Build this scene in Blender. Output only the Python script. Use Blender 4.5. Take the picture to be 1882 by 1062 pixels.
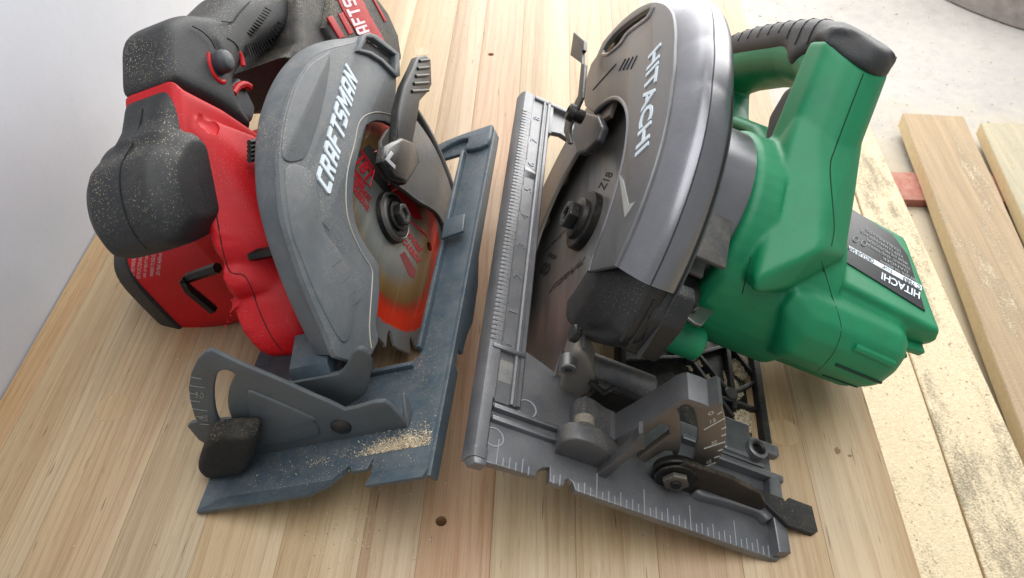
import bpy, bmesh, math, random
from mathutils import Vector, Matrix, noise
R_ = math.radians
random.seed(7)
scene = bpy.context.scene
for o in list(bpy.data.objects):
    bpy.data.objects.remove(o)

# ------------------------------------------------------------------ camera
IMG_W, IMG_H, FOCAL = 1882.0, 1062.0, 1600.0
PITCH, YAW, CAM_Z = R_(44.836), R_(2.287), 0.394
fwd = Vector((-math.sin(YAW)*math.cos(PITCH), math.cos(YAW)*math.cos(PITCH), -math.sin(PITCH)))
rgt = Vector((math.cos(YAW), math.sin(YAW), 0))
upv = rgt.cross(fwd)
CAM = Vector((0, 0, CAM_Z))
cd = bpy.data.cameras.new('camera'); cam = bpy.data.objects.new('camera', cd)
scene.collection.objects.link(cam); scene.camera = cam
cd.sensor_width = 36; cd.lens = 36*FOCAL/IMG_W; cd.clip_start = 0.01; cd.clip_end = 100
mw = Matrix((rgt, upv, -fwd)).transposed().to_4x4(); mw.translation = CAM
cam.matrix_world = mw
cd.dof.use_dof = True; cd.dof.focus_distance = 0.45; cd.dof.aperture_fstop = 30

# ------------------------------------------------------------------ light
world = bpy.data.worlds.new('World'); scene.world = world; world.use_nodes = True
bg = world.node_tree.nodes['Background']
bg.inputs[0].default_value = (0.93, 0.97, 1.0, 1); bg.inputs[1].default_value = 0.5

def area(name, loc, target, sx, sy, power, col):
    l = bpy.data.lights.new(name, 'AREA'); l.shape = 'RECTANGLE'; l.size = sx; l.size_y = sy
    l.energy = power; l.color = col
    o = bpy.data.objects.new(name, l); scene.collection.objects.link(o)
    o.location = loc; o.rotation_euler = (Vector(target)-Vector(loc)).to_track_quat('-Z', 'Y').to_euler()
    return o
# the wide open doorway behind the bench, and the daylight coming in from its right side
area('doorway_light', (0.35, 1.85, 0.62), (0.15, 0.5, 0.1), 2.4, 1.6, 66, (1.0, 0.99, 0.97))
# soft overcast light falling in from above the open front
area('overhead_light', (0.25, 0.25, 2.3), (0.05, 0.4, 0.0), 2.2, 1.8, 44, (0.97, 0.985, 1.0))
scene.view_settings.view_transform = 'Standard'
scene.view_settings.look = 'None'
scene.view_settings.exposure = 0.0
scene.view_settings.gamma = 1.0
scene.render.engine = 'CYCLES'

# ------------------------------------------------------------------ materials
MATS = {}
def nn(nt, t, **kw):
    n = nt.nodes.new(t)
    for k, v in kw.items():
        setattr(n, k, v)
    return n
def mat_base(name):
    m = bpy.data.materials.new(name); m.use_nodes = True
    nt = m.node_tree; b = nt.nodes['Principled BSDF']
    return m, nt, b
def rgb(h):  # sRGB 0-255 -> linear
    return tuple((c/255/12.92 if c/255 <= .04045 else ((c/255+.055)/1.055)**2.4) for c in h)
def mixc(nt, fac, a, b):
    m = nn(nt, 'ShaderNodeMix', data_type='RGBA')
    for s, v in ((0, fac), (6, a), (7, b)):
        if hasattr(v, 'links') or isinstance(v, bpy.types.NodeSocket): nt.links.new(v, m.inputs[s])
        elif isinstance(v, (int, float)): m.inputs[s].default_value = v
        else: m.inputs[s].default_value = (*v[:3], 1)
    return m.outputs[2]
def ramp(nt, fac, stops):
    r = nn(nt, 'ShaderNodeValToRGB'); nt.links.new(fac, r.inputs[0])
    e = r.color_ramp.elements
    while len(e) < len(stops): e.new(0.5)
    for i, (p, c) in enumerate(stops):
        e[i].position = p; e[i].color = (c, c, c, 1) if isinstance(c, (int, float)) else (*c[:3], 1)
    return r.outputs[0]
def noise_tex(nt, scale, detail=4, rough=.6, vec=None, dist=0.0):
    n = nn(nt, 'ShaderNodeTexNoise'); n.inputs['Scale'].default_value = scale
    n.inputs['Detail'].default_value = detail; n.inputs['Roughness'].default_value = rough
    n.inputs['Distortion'].default_value = dist
    if vec is not None: nt.links.new(vec, n.inputs['Vector'])
    return n.outputs[0]
def mathn(nt, op, a, b=None):
    m = nn(nt, 'ShaderNodeMath', operation=op)
    for i, v in enumerate((a, b)):
        if v is None: continue
        if isinstance(v, (int, float)): m.inputs[i].default_value = v
        else: nt.links.new(v, m.inputs[i])
    return m.outputs[0]
DUST = rgb((205, 188, 160))
def coat(name, col, rough=.5, metal=0.0, dust=.25, speck=.5, grain=0.03, spec=.5, var=.12, film=0.0, tint=DUST, dens=.86):
    """painted metal / moulded plastic with settled saw dust: fine specks plus a thin film on the faces that look up"""
    if name in MATS: return MATS[name]
    m, nt, b = mat_base(name)
    tc = nn(nt, 'ShaderNodeTexCoord'); co = tc.outputs['Object']
    geo = nn(nt, 'ShaderNodeNewGeometry'); sep = nn(nt, 'ShaderNodeSeparateXYZ'); nt.links.new(geo.outputs['Normal'], sep.inputs[0])
    upf = ramp(nt, sep.outputs[2], [(0.05, 0.12), (0.75, 1.0)])
    v1 = noise_tex(nt, 38, 5, .6, co)
    c0 = mixc(nt, ramp(nt, v1, [(.3, 0), (.7, 1)]), tuple(c*(1-var) for c in col), tuple(min(1, c*(1+var)) for c in col))
    # dust film in cloudy patches
    v2 = noise_tex(nt, 90, 8, .78, co)
    filmf = mathn(nt, 'MULTIPLY', mathn(nt, 'MULTIPLY', ramp(nt, v2, [(.40, 0), (.85, 1)]), upf), dust*.55)
    filmf = mathn(nt, 'ADD', filmf, film)
    # specks: tiny cells switched on at random
    vo = nn(nt, 'ShaderNodeTexVoronoi'); vo.inputs['Scale'].default_value = 1500; nt.links.new(co, vo.inputs['Vector'])
    vs = nn(nt, 'ShaderNodeSeparateColor'); nt.links.new(vo.outputs['Color'], vs.inputs[0])
    on = ramp(nt, vs.outputs[0], [(dens, 0), (dens+.02, 1)])
    core = ramp(nt, vo.outputs['Distance'], [(.25, 1), (.42, 0)])
    cl = ramp(nt, noise_tex(nt, 20, 5, .65, co), [(.42, 0.05), (.62, 1)])
    sp = mathn(nt, 'MULTIPLY', mathn(nt, 'MULTIPLY', mathn(nt, 'MULTIPLY', on, core), mathn(nt, 'MULTIPLY', cl, upf)), speck)
    c1 = mixc(nt, filmf, c0, tint)
    c2 = mixc(nt, sp, c1, rgb((206, 186, 154)))
    nt.links.new(c2, b.inputs['Base Color'])
    b.inputs['Metallic'].default_value = metal
    rr = mathn(nt, 'ADD', mathn(nt, 'MULTIPLY', filmf, .35), mathn(nt, 'ADD', mathn(nt, 'MULTIPLY', v1, .12), rough-.06))
    nt.links.new(rr, b.inputs['Roughness'])
    b.inputs['Specular IOR Level'].default_value = spec
    if grain:
        bp = nn(nt, 'ShaderNodeBump'); bp.inputs['Strength'].default_value = grain*6; bp.inputs['Distance'].default_value = .0004
        nt.links.new(noise_tex(nt, 1500, 2, .5, co), bp.inputs['Height']); nt.links.new(bp.outputs[0], b.inputs['Normal'])
    MATS[name] = m
    return m
def plain(name, col, rough=.5, metal=0.0, spec=.5):
    if name in MATS: return MATS[name]
    m, nt, b = mat_base(name)
    tc = nn(nt, 'ShaderNodeTexCoord')
    v = noise_tex(nt, 120, 4, .6, tc.outputs['Object'])
    nt.links.new(mixc(nt, v, tuple(c*.82 for c in col), tuple(min(1, c*1.18) for c in col)), b.inputs['Base Color'])
    b.inputs['Roughness'].default_value = rough; b.inputs['Metallic'].default_value = metal
    b.inputs['Specular IOR Level'].default_value = spec
    MATS[name] = m
    return m

# ------------------------------------------------------------------ mesh helpers
COL = scene.collection
def link_mesh(name, me, mat, parent=None, smooth=38):
    o = bpy.data.objects.new(name, me); COL.objects.link(o)
    if mat: me.materials.clear(); me.materials.append(mat)
    if parent: o.parent = parent
    if smooth:
        for p in me.polygons: p.use_smooth = True
        me.set_sharp_from_angle(angle=R_(smooth))
    return o
def mesh_from(vs, fs, name='m'):
    me = bpy.data.meshes.new(name); me.from_pydata([tuple(v) for v in vs], [], fs); me.validate(); me.update()
    bm = bmesh.new(); bm.from_mesh(me); bmesh.ops.recalc_face_normals(bm, faces=bm.faces); bm.to_mesh(me); bm.free()
    return me
def join_meshes(mes):
    bm = bmesh.new()
    for m in mes: bm.from_mesh(m)
    me = bpy.data.meshes.new('j'); bm.to_mesh(me); bm.free()
    return me
def cr(pts, n=4, closed=True):
    """Catmull-Rom smoothing of a 2D/3D polyline"""
    P = [Vector(p) for p in pts]; out = []; L = len(P)
    rng = range(L) if closed else range(L-1)
    for i in rng:
        g = (lambda k: P[k % L]) if closed else (lambda k: P[max(0, min(L-1, k))])
        a, b, c, d = g(i-1), g(i), g(i+1), g(i+2)
        for j in range(n):
            t = j/n
            out.append(.5*((2*b)+(c-a)*t+(2*a-5*b+4*c-d)*t*t+(3*b-a-3*c+d)*t**3))
    if not closed: out.append(P[-1])
    return out
AX = {'x': (1, 2, 0), 'y': (0, 2, 1), 'z': (0, 1, 2)}
def place(ax, a, b, c):
    v = [0, 0, 0]; i, j, k = AX[ax]; v[i] = a; v[j] = b; v[k] = c
    return Vector(v)
MM = .001
def prism_me(ax, poly, v0, v1, bevel=0.0, holes=(), res=2):
    """outline (2D, mm, in the plane across ax) extruded from v0 to v1 with rounded edges; returns mesh in metres"""
    c = bpy.data.curves.new('c', 'CURVE'); c.dimensions = '2D'; c.fill_mode = 'BOTH'
    for lp in [poly, *holes]:
        s = c.splines.new('POLY'); s.points.add(len(lp)-1); s.use_cyclic_u = True
        for q, p in zip(s.points, lp): q.co = (p[0], p[1], 0, 1)
    t = abs(v1-v0)/2; bv = min(bevel, t*.95)
    c.extrude = t-bv; c.bevel_depth = bv; c.bevel_resolution = res; c.offset = -bv
    o = bpy.data.objects.new('c', c); COL.objects.link(o)
    bpy.context.view_layer.update()
    dg = bpy.context.evaluated_depsgraph_get()
    me = bpy.data.meshes.new_from_object(o.evaluated_get(dg))
    bpy.data.objects.remove(o); bpy.data.curves.remove(c)
    mid = (v0+v1)/2
    for v in me.vertices:
        v.co = place(ax, v.co.x, v.co.y, v.co.z+mid)*MM
    bm = bmesh.new(); bm.from_mesh(me); bmesh.ops.remove_doubles(bm, verts=bm.verts, dist=2e-6)
    bmesh.ops.recalc_face_normals(bm, faces=bm.faces); bm.to_mesh(me); bm.free()
    return me
def lathe_me(prof, org, ax='x', seg=48, a0=0, a1=360, cap=True):
    """prof: closed list of (t along ax, r) mm, spun about ax through org (the two other coords)"""
    full = abs(a1-a0) >= 359.9; n = seg if full else seg+1
    vs = []; fs = []; k = len(prof)
    for i in range(n):
        a = R_(a0+(a1-a0)*i/seg)
        for t, r in prof:
            vs.append(place(ax, org[0]+r*math.cos(a), org[1]+r*math.sin(a), t)*MM)
    for i in range(seg):
        j = (i+1) % n
        for q in range(k):
            q2 = (q+1) % k
            fs.append((i*k+q, i*k+q2, j*k+q2, j*k+q))
    if not full and cap:
        fs.append(tuple(range(k))); fs.append(tuple(range((n-1)*k, n*k)))
    return mesh_from(vs, fs)
def cyl_me(ax, org, r, v0, v1, seg=32, bev=.6, r2=None):
    r2 = r if r2 is None else r2; b = min(bev, abs(v1-v0)*.4, r*.4)
    s = 1 if v1 > v0 else -1
    return lathe_me([(v0, .001), (v0, r-b), (v0+s*b, r), (v1-s*b, r2), (v1, r2-b), (v1, .001)], org, ax, seg)
def box_me(x0, x1, y0, y1, z0, z1, bev=0.6, seg=2):
    bm = bmesh.new(); bmesh.ops.create_cube(bm, size=1)
    for v in bm.verts:
        v.co = Vector(((x0+x1)/2+v.co.x*(x1-x0), (y0+y1)/2+v.co.y*(y1-y0), (z0+z1)/2+v.co.z*(z1-z0)))*MM
    if bev: bmesh.ops.bevel(bm, geom=bm.edges[:], offset=bev*MM, segments=seg, affect='EDGES', profile=.5)
    me = bpy.data.meshes.new('b'); bm.to_mesh(me); bm.free()
    return me
def hull_me(pts, bev=0.0, seg=2):
    bm = bmesh.new()
    for p in pts: bm.verts.new(Vector(p)*MM)
    r = bmesh.ops.convex_hull(bm, input=bm.verts[:])
    bmesh.ops.delete(bm, geom=[g for g in r['geom_interior'] if isinstance(g, bmesh.types.BMVert)], context='VERTS')
    bmesh.ops.dissolve_limit(bm, angle_limit=R_(2), verts=bm.verts[:], edges=bm.edges[:])
    if bev: bmesh.ops.bevel(bm, geom=bm.edges[:], offset=bev*MM, segments=seg, affect='EDGES', profile=.5)
    bmesh.ops.recalc_face_normals(bm, faces=bm.faces)
    me = bpy.data.meshes.new('h'); bm.to_mesh(me); bm.free()
    return me
def tube_me(path, r, seg=10, closed=False, flat=None):
    """round (or flat=(half width, half height)) bar along a 3D mm path"""
    P = [Vector(p) for p in path]; vs = []; fs = []; n = len(P)
    up0 = None
    for i in range(n):
        t = (P[min(i+1, n-1)]-P[max(i-1, 0)]).normalized()
        if up0 is None:
            up0 = Vector((0, 0, 1)) if abs(t.z) < .9 else Vector((0, 1, 0))
        s = t.cross(up0).normalized(); u = s.cross(t).normalized(); up0 = u
        rr = r[i] if isinstance(r, (list, tuple)) else r
        for k in range(seg):
            a = 2*math.pi*k/seg
            vs.append((P[i]+s*rr*math.cos(a)+u*rr*math.sin(a))*MM)
    for i in range(n-1):
        for k in range(seg):
            fs.append((i*seg+k, i*seg+(k+1) % seg, (i+1)*seg+(k+1) % seg, (i+1)*seg+k))
    fs.append(tuple(range(seg))); fs.append(tuple(range((n-1)*seg, n*seg)))
    return mesh_from(vs, fs)
def loft_me(secs):
    """secs: list of closed rings (same count) of mm points"""
    k = len(secs[0]); vs = [Vector(p)*MM for s in secs for p in s]; fs = []
    for i in range(len(secs)-1):
        for q in range(k):
            fs.append((i*k+q, i*k+(q+1) % k, (i+1)*k+(q+1) % k, (i+1)*k+q))
    fs.append(tuple(range(k))); fs.append(tuple(range((len(secs)-1)*k, len(secs)*k)))
    return mesh_from(vs, fs)
def ring(c, u, v, ru, rv, n=28, e=2.5):
    """superellipse ring"""
    c, u, v = Vector(c), Vector(u), Vector(v); out = []
    for i in range(n):
        a = 2*math.pi*i/n; ca, sa = math.cos(a), math.sin(a)
        out.append(c+u*ru*math.copysign(abs(ca)**(2/e), ca)+v*rv*math.copysign(abs(sa)**(2/e), sa))
    return out
def blend_me(mes, vox=1.6, it=6, fac=.5):
    """fuse several solids into one moulded body with soft fillets"""
    me = join_meshes(mes); o = bpy.data.objects.new('t', me); COL.objects.link(o)
    m = o.modifiers.new('r', 'REMESH'); m.mode = 'VOXEL'; m.voxel_size = vox*MM
    s = o.modifiers.new('s', 'SMOOTH'); s.factor = fac; s.iterations = it
    bpy.context.view_layer.update()
    r = bpy.data.meshes.new_from_object(o.evaluated_get(bpy.context.evaluated_depsgraph_get()))
    bpy.data.objects.remove(o)
    return r
def cut_me(me, cutters):
    o = bpy.data.objects.new('t', me); COL.objects.link(o); tmp = []
    for c in cutters:
        q = bpy.data.objects.new('k', c); COL.objects.link(q); tmp.append(q)
        m = o.modifiers.new('b', 'BOOLEAN'); m.object = q; m.operation = 'DIFFERENCE'; m.solver = 'EXACT'
    bpy.context.view_layer.update()
    r = bpy.data.meshes.new_from_object(o.evaluated_get(bpy.context.evaluated_depsgraph_get()))
    for q in tmp+[o]: bpy.data.objects.remove(q)
    return r

# ------------------------------------------------------------------ saw frames
# each saw has its own frame in mm: x across the shoe, y from its front edge to its back, z up from the shoe
def rotm(a, b, c):
    return (Matrix.Rotation(a, 3, 'Z') @ Matrix.Rotation(b, 3, 'X') @ Matrix.Rotation(c, 3, 'Y'))
POSE = {'H': (rotm(-0.0484, -0.003, 0.4341), Vector((-.02581, .21935, .07255))),
        'R': (rotm(-.05316, -.00203, -.39158), Vector((-.16779, .226386, 0.)))}
def U(s, ax, val, *pts):
    """points of the photograph measured on the plane ax = val of a saw's own frame (mm)"""
    M, T = POSE[s]; c = M.transposed() @ (CAM-T)*1000; out = []
    for u, v in pts:
        d = M.transposed() @ (fwd+rgt*((u-IMG_W/2)/FOCAL)-upv*((v-IMG_H/2)/FOCAL))
        i = 'xyz'.index(ax); out.append(c+d*((val-c[i])/d[i]))
    return out
def U2(s, ax, val, *pts):
    i, j, k = AX[ax]
    return [Vector((p[i], p[j])) for p in U(s, ax, val, *pts)]
def rig(s, name):
    M, T = POSE[s]
    e = bpy.data.objects.new(name, None); COL.objects.link(e); e.empty_display_size = .03
    m = M.to_4x4(); m.translation = T; e.matrix_world = m
    return e
def tag(o, label, cat, group=None, kind=None):
    if label: o['label'] = label
    if cat: o['category'] = cat
    if group: o['group'] = group
    if kind: o['kind'] = kind
    return o
def text_me(s, p0, p1, p2, ext=.4, bold=.0, sp=1.0):
    """string laid on the parallelogram p0 (baseline start), p1 (baseline end), p2 (top of the first letter), mm"""
    c = bpy.data.curves.new('t', 'FONT'); c.body = s; c.size = 1; c.extrude = .5; c.offset = bold; c.resolution_u = 3; c.space_character = sp
    o = bpy.data.objects.new('t', c); COL.objects.link(o); bpy.context.view_layer.update()
    me = bpy.data.meshes.new_from_object(o.evaluated_get(bpy.context.evaluated_depsgraph_get()))
    bpy.data.objects.remove(o); bpy.data.curves.remove(c)
    xs = [v.co.x for v in me.vertices]; ys = [v.co.y for v in me.vertices]
    x0, x1, y0, y1 = min(xs), max(xs), min(ys), max(ys)
    p0, p1, p2 = Vector(p0), Vector(p1), Vector(p2); a, b = p1-p0, p2-p0; n = a.cross(b).normalized()
    for v in me.vertices:
        q = p0+a*((v.co.x-x0)/(x1-x0))+b*((v.co.y-y0)/(y1-y0))+n*(v.co.z+.5)*ext
        v.co = q*MM
    bm = bmesh.new(); bm.from_mesh(me); bmesh.ops.recalc_face_normals(bm, faces=bm.faces); bm.to_mesh(me); bm.free()
    return me
def seam(name, parent, pts, r, mat, seg=6):
    return link_mesh(name, tube_me(pts, r, seg), mat, parent)

# ------------------------------------------------------------------ setting
TL, TR, TY0, TY1, TT = -303.0, 189.0, 60.0, 1500.0, 28.0
FLOOR = -440.0
def wood_mat():
    m, nt, b = mat_base('pine_wood')
    tc = nn(nt, 'ShaderNodeTexCoord'); oi = nn(nt, 'ShaderNodeObjectInfo')
    off = nn(nt, 'ShaderNodeVectorMath', operation='MULTIPLY_ADD'); nt.links.new(tc.outputs['Object'], off.inputs[0])
    off.inputs[1].default_value = (1, 1, 1)
    cmb = nn(nt, 'ShaderNodeCombineXYZ'); nt.links.new(mathn(nt, 'MULTIPLY', oi.outputs['Random'], 7.3), cmb.inputs[0]); nt.links.new(mathn(nt, 'MULTIPLY', oi.outputs['Random'], 31.7), cmb.inputs[1])
    nt.links.new(cmb.outputs[0], off.inputs[2])
    def stretched(sx, sy):
        mp = nn(nt, 'ShaderNodeMapping'); mp.inputs['Scale'].default_value = (sx, sy, 1); nt.links.new(off.outputs[0], mp.inputs[0]); return mp.outputs[0]
    # growth rings: bands across the board, bent by slow noise along it
    sxyz = nn(nt, 'ShaderNodeSeparateXYZ'); nt.links.new(off.outputs[0], sxyz.inputs[0])
    bend = mathn(nt, 'MULTIPLY', mathn(nt, 'SUBTRACT', noise_tex(nt, 1, 2, .5, stretched(16, 2.6)), .5), .030)
    bend2 = mathn(nt, 'MULTIPLY', mathn(nt, 'SUBTRACT', noise_tex(nt, 1, 3, .6, stretched(60, 9)), .5), .0035)
    xx = mathn(nt, 'ADD', mathn(nt, 'ADD', sxyz.outputs[0], bend), bend2)
    per = mathn(nt, 'ADD', 95.0, mathn(nt, 'MULTIPLY', oi.outputs['Random'], 150.0))
    saw = mathn(nt, 'FRACT', mathn(nt, 'MULTIPLY', xx, per))
    late = ramp(nt, saw, [(0, 0.15), (.55, .25), (.86, 1.0), (.93, .9), (1.0, .12)])
    broad = noise_tex(nt, 1, 4, .6, stretched(34, 1.0), .9)
    fine = noise_tex(nt, 1, 3, .65, stretched(1300, 12))
    fleck = noise_tex(nt, 1, 2, .5, stretched(560, 34))
    pore = noise_tex(nt, 1, 2, .5, stretched(1500, 60))
    base = oi.outputs['Color']
    mul = nn(nt, 'ShaderNodeMix', data_type='RGBA', blend_type='MULTIPLY'); mul.inputs[0].default_value = 1
    nt.links.new(base, mul.inputs[6]); mul.inputs[7].default_value = (.70, .55, .42, 1)
    pale = mixc(nt, .30, base, rgb((226, 208, 172)))
    c = mixc(nt, ramp(nt, broad, [(.34, 0), (.66, 1)]), mixc(nt, .45, base, mul.outputs[2]), pale)
    vis = ramp(nt, noise_tex(nt, 1, 2, .5, stretched(20, 1.5)), [(.35, .12), (.65, .62)])
    c = mixc(nt, mathn(nt, 'MULTIPLY', late, vis), c, mul.outputs[2])
    c = mixc(nt, mathn(nt, 'MULTIPLY', ramp(nt, fine, [(.35, 0), (.65, 1)]), .22), c, rgb((226, 206, 168)))
    c = mixc(nt, mathn(nt, 'MULTIPLY', ramp(nt, pore, [(.60, 0), (.70, 1)]), .26), c, rgb((96, 70, 46)))
    c = mixc(nt, mathn(nt, 'MULTIPLY', ramp(nt, fleck, [(.685, 0), (.73, 1)]), .62), c, rgb((62, 42, 28)))
    grain = mathn(nt, 'ADD', fine, mathn(nt, 'MULTIPLY', late, .4))
    # grubby handling film with a little dust
    c = mixc(nt, mathn(nt, 'MULTIPLY', ramp(nt, noise_tex(nt, 9, 5, .65, tc.outputs['Object']), [(.45, 0), (.75, 1)]), .30), c, rgb((166, 148, 120)))
    nt.links.new(c, b.inputs['Base Color'])
    b.inputs['Roughness'].default_value = .42
    b.inputs['Specular IOR Level'].default_value = .5
    bp = nn(nt, 'ShaderNodeBump'); bp.inputs['Strength'].default_value = .25; bp.inputs['Distance'].default_value = .0006
    nt.links.new(grain, bp.inputs['Height']); nt.links.new(bp.outputs[0], b.inputs['Normal'])
    return m
WOOD = wood_mat()
bench = bpy.data.objects.new('workbench', None); COL.objects.link(bench); bench.location = (TL*MM, TY0*MM, 0)
tag(bench, 'pine workbench top of glued strips under the two circular saws', 'workbench')
seams = [TL, -287, -246, -205, -164, -123, -83, -55, -19, 23, 63, 104, 147, TR]
tints = [tuple((c*1.3+d)/2.3*.90 for c, d in zip(t, (190, 156, 114))) for t in [(182, 136, 80), (182, 160, 124), (186, 152, 112), (166, 146, 118), (188, 156, 108), (188, 156, 106), (172, 132, 100), (188, 122, 80), (184, 160, 122), (196, 168, 124), (182, 140, 98), (190, 158, 112), (192, 162, 120)]]
for i in range(13):
    a, b_ = seams[i]+.06, seams[i+1]-.06
    dz = random.uniform(-.12, 0)
    me = box_me(a, b_, TY0, TY1, -TT, dz*.6, .16, 2)
    cuts = []
    if i == 7: cuts += [cyl_me('z', (-45, 228), 2.9, -11, 4, 20, .2), cyl_me('z', (-46, 688), 2.6, -4, 4, 18, .2)]
    if cuts: me = cut_me(me, cuts)
    for v in me.vertices: v.co -= bench.location
    p = link_mesh('plank', me, WOOD, bench); p.color = (*rgb(tints[i]), 1)
PLUG = plain('plug_wood', rgb((196, 164, 120)), .55)
for (x, y, r) in ((-237, 292, 9.5), (138, 290, 9.0), (-108, 690, 7)):
    pm = cyl_me('z', (x-TL, y-TY0), r, -.5, .12, 28, .1)
    for v in pm.vertices: v.co.x *= 1.0
    po = link_mesh('wood_plug', pm, WOOD, bench); po.color = (*rgb((176, 146, 104)), 1)
KNOT = plain('knot_wood', rgb((132, 102, 66)), .6)
for (x, y, rx, ry) in ((165, 279, 1.6, 2.2), (171, 276, 1.2, .8)):
    vs = [Vector((x-TL+rx*math.cos(t*.3927)*(1+.25*math.sin(t*2.1)), y-TY0+ry*math.sin(t*.3927)*(1+.2*math.cos(t*1.7)), .10))*MM for t in range(16)]
    link_mesh('knot', mesh_from(vs, [tuple(range(16))]), KNOT, bench)
# bench frame rail under the top keeps it off the floor
LEG = plain('bench_leg_wood', rgb((170, 140, 100)), .6)
for x in (TL+40, TR-60):
    for y in (160, 1420):
        lm = box_me(x-TL-35, x-TL+35, y-TY0-35, y-TY0+35, FLOOR, -TT-.4, 2)
        link_mesh('leg', lm, LEG, bench)

def wall_mat():
    m, nt, b = mat_base('painted_wall')
    tc = nn(nt, 'ShaderNodeTexCoord'); co = tc.outputs['Object']
    c = mixc(nt, ramp(nt, noise_tex(nt, 5, 6, .65, co), [(.3, 0), (.7, 1)]), rgb((198, 202, 210)), rgb((210, 213, 220)))
    c = mixc(nt, mathn(nt, 'MULTIPLY', ramp(nt, noise_tex(nt, 90, 3, .6, co), [(.68, 0), (.76, 1)]), .12), c, rgb((170, 168, 164)))
    nt.links.new(c, b.inputs['Base Color']); b.inputs['Roughness'].default_value = .75
    bp = nn(nt, 'ShaderNodeBump'); bp.inputs['Strength'].default_value = .15; bp.inputs['Distance'].default_value = .001
    nt.links.new(noise_tex(nt, 140, 5, .65, co), bp.inputs['Height']); nt.links.new(bp.outputs[0], b.inputs['Normal'])
    return m
w = link_mesh('wall', box_me(-360, TL-1.2, -400, 2600, FLOOR, 1200, 0), wall_mat()); tag(w, None, None, None, 'structure')

def concrete_mat():
    m, nt, b = mat_base('concrete')
    tc = nn(nt, 'ShaderNodeTexCoord'); co = tc.outputs['Object']
    c = mixc(nt, ramp(nt, noise_tex(nt, 3.5, 6, .65, co), [(.3, 0), (.7, 1)]), rgb((150, 146, 142)), rgb((176, 172, 166)))
    c = mixc(nt, mathn(nt, 'MULTIPLY', ramp(nt, noise_tex(nt, 45, 5, .7, co), [(.35, 0), (.7, 1)]), .35), c, rgb((188, 182, 172)))
    c = mixc(nt, mathn(nt, 'MULTIPLY', ramp(nt, noise_tex(nt, 14, 5, .7, co), [(.55, 0), (.72, 1)]), .4), c, rgb((128, 122, 116)))
    c = mixc(nt, mathn(nt, 'MULTIPLY', ramp(nt, noise_tex(nt, 210, 2, .5, co), [(.70, 0), (.75, 1)]), .6), c, rgb((110, 102, 94)))
    # a drift of pale saw dust near the bench
    sx = nn(nt, 'ShaderNodeSeparateXYZ'); nt.links.new(co, sx.inputs[0])
    near = ramp(nt, mathn(nt, 'ADD', mathn(nt, 'MULTIPLY', sx.outputs[1], .6), mathn(nt, 'MULTIPLY', noise_tex(nt, 9, 5, .65, co), .35)), [(.72, 1), (.98, 0)])
    c = mixc(nt, mathn(nt, 'MULTIPLY', near, .75), c, rgb((194, 176, 140)))
    nt.links.new(c, b.inputs['Base Color']); b.inputs['Roughness'].default_value = .85
    bp = nn(nt, 'ShaderNodeBump'); bp.inputs['Strength'].default_value = .5; bp.inputs['Distance'].default_value = .002
    nt.links.new(noise_tex(nt, 160, 6, .7, co), bp.inputs['Height']); nt.links.new(bp.outputs[0], b.inputs['Normal'])
    return m
fl = link_mesh('floor', box_me(-360, 3600, -1200, 4200, FLOOR-60, FLOOR, 0), concrete_mat()); tag(fl, None, None, None, 'structure')

def board_mat(name, c1, c2, dustamt):
    m, nt, b = mat_base(name)
    tc = nn(nt, 'ShaderNodeTexCoord'); co = tc.outputs['Object']
    mp = nn(nt, 'ShaderNodeMapping'); mp.inputs['Scale'].default_value = (90, 4, 90); nt.links.new(co, mp.inputs[0])
    g = noise_tex(nt, 1, 5, .6, mp.outputs[0], .6)
    c = mixc(nt, ramp(nt, g, [(.3, 0), (.7, 1)]), c1, c2)
    mp2 = nn(nt, 'ShaderNodeMapping'); mp2.inputs['Scale'].default_value = (26, 7, 26); nt.links.new(co, mp2.inputs[0])
    c = mixc(nt, mathn(nt, 'MULTIPLY', ramp(nt, noise_tex(nt, 1, 5, .65, mp2.outputs[0]), [(.52, 0), (.68, 1)]), .55), c, rgb((128, 116, 100)))
    geo = nn(nt, 'ShaderNodeNewGeometry'); sep = nn(nt, 'ShaderNodeSeparateXYZ'); nt.links.new(geo.outputs['Normal'], sep.inputs[0])
    upf = ramp(nt, sep.outputs[2], [(.4, 0), (.8, 1)])
    lump = noise_tex(nt, 1, 6, .72, mp2.outputs[0]); pf = noise_tex(nt, 420, 3, .6, co)
    d = mathn(nt, 'ADD', mathn(nt, 'MULTIPLY', lump, .75), mathn(nt, 'MULTIPLY', pf, .35))
    t = .62-.30*dustamt
    df = mathn(nt, 'MULTIPLY', ramp(nt, d, [(t, 0), (t+.12, 1)]), upf)
    dc = mixc(nt, ramp(nt, noise_tex(nt, 300, 4, .7, co), [(.3, 0), (.7, 1)]), rgb((200, 182, 148)), rgb((226, 210, 178)))
    c = mixc(nt, mathn(nt, 'MULTIPLY', df, .9), c, dc)
    nt.links.new(c, b.inputs['Base Color']); b.inputs['Roughness'].default_value = .85
    bp = nn(nt, 'ShaderNodeBump'); bp.inputs['Strength'].default_value = .7; bp.inputs['Distance'].default_value = .002
    nt.links.new(mathn(nt, 'ADD', mathn(nt, 'MULTIPLY', df, .5), pf), bp.inputs['Height']); nt.links.new(bp.outputs[0], b.inputs['Normal'])
    return m
BZ = -400.0
LIT_SIDE = plain('lit_side_wood', rgb((214, 194, 154)), .8)  # paler colour for the boards' upright faces, painted in to look lit
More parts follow.
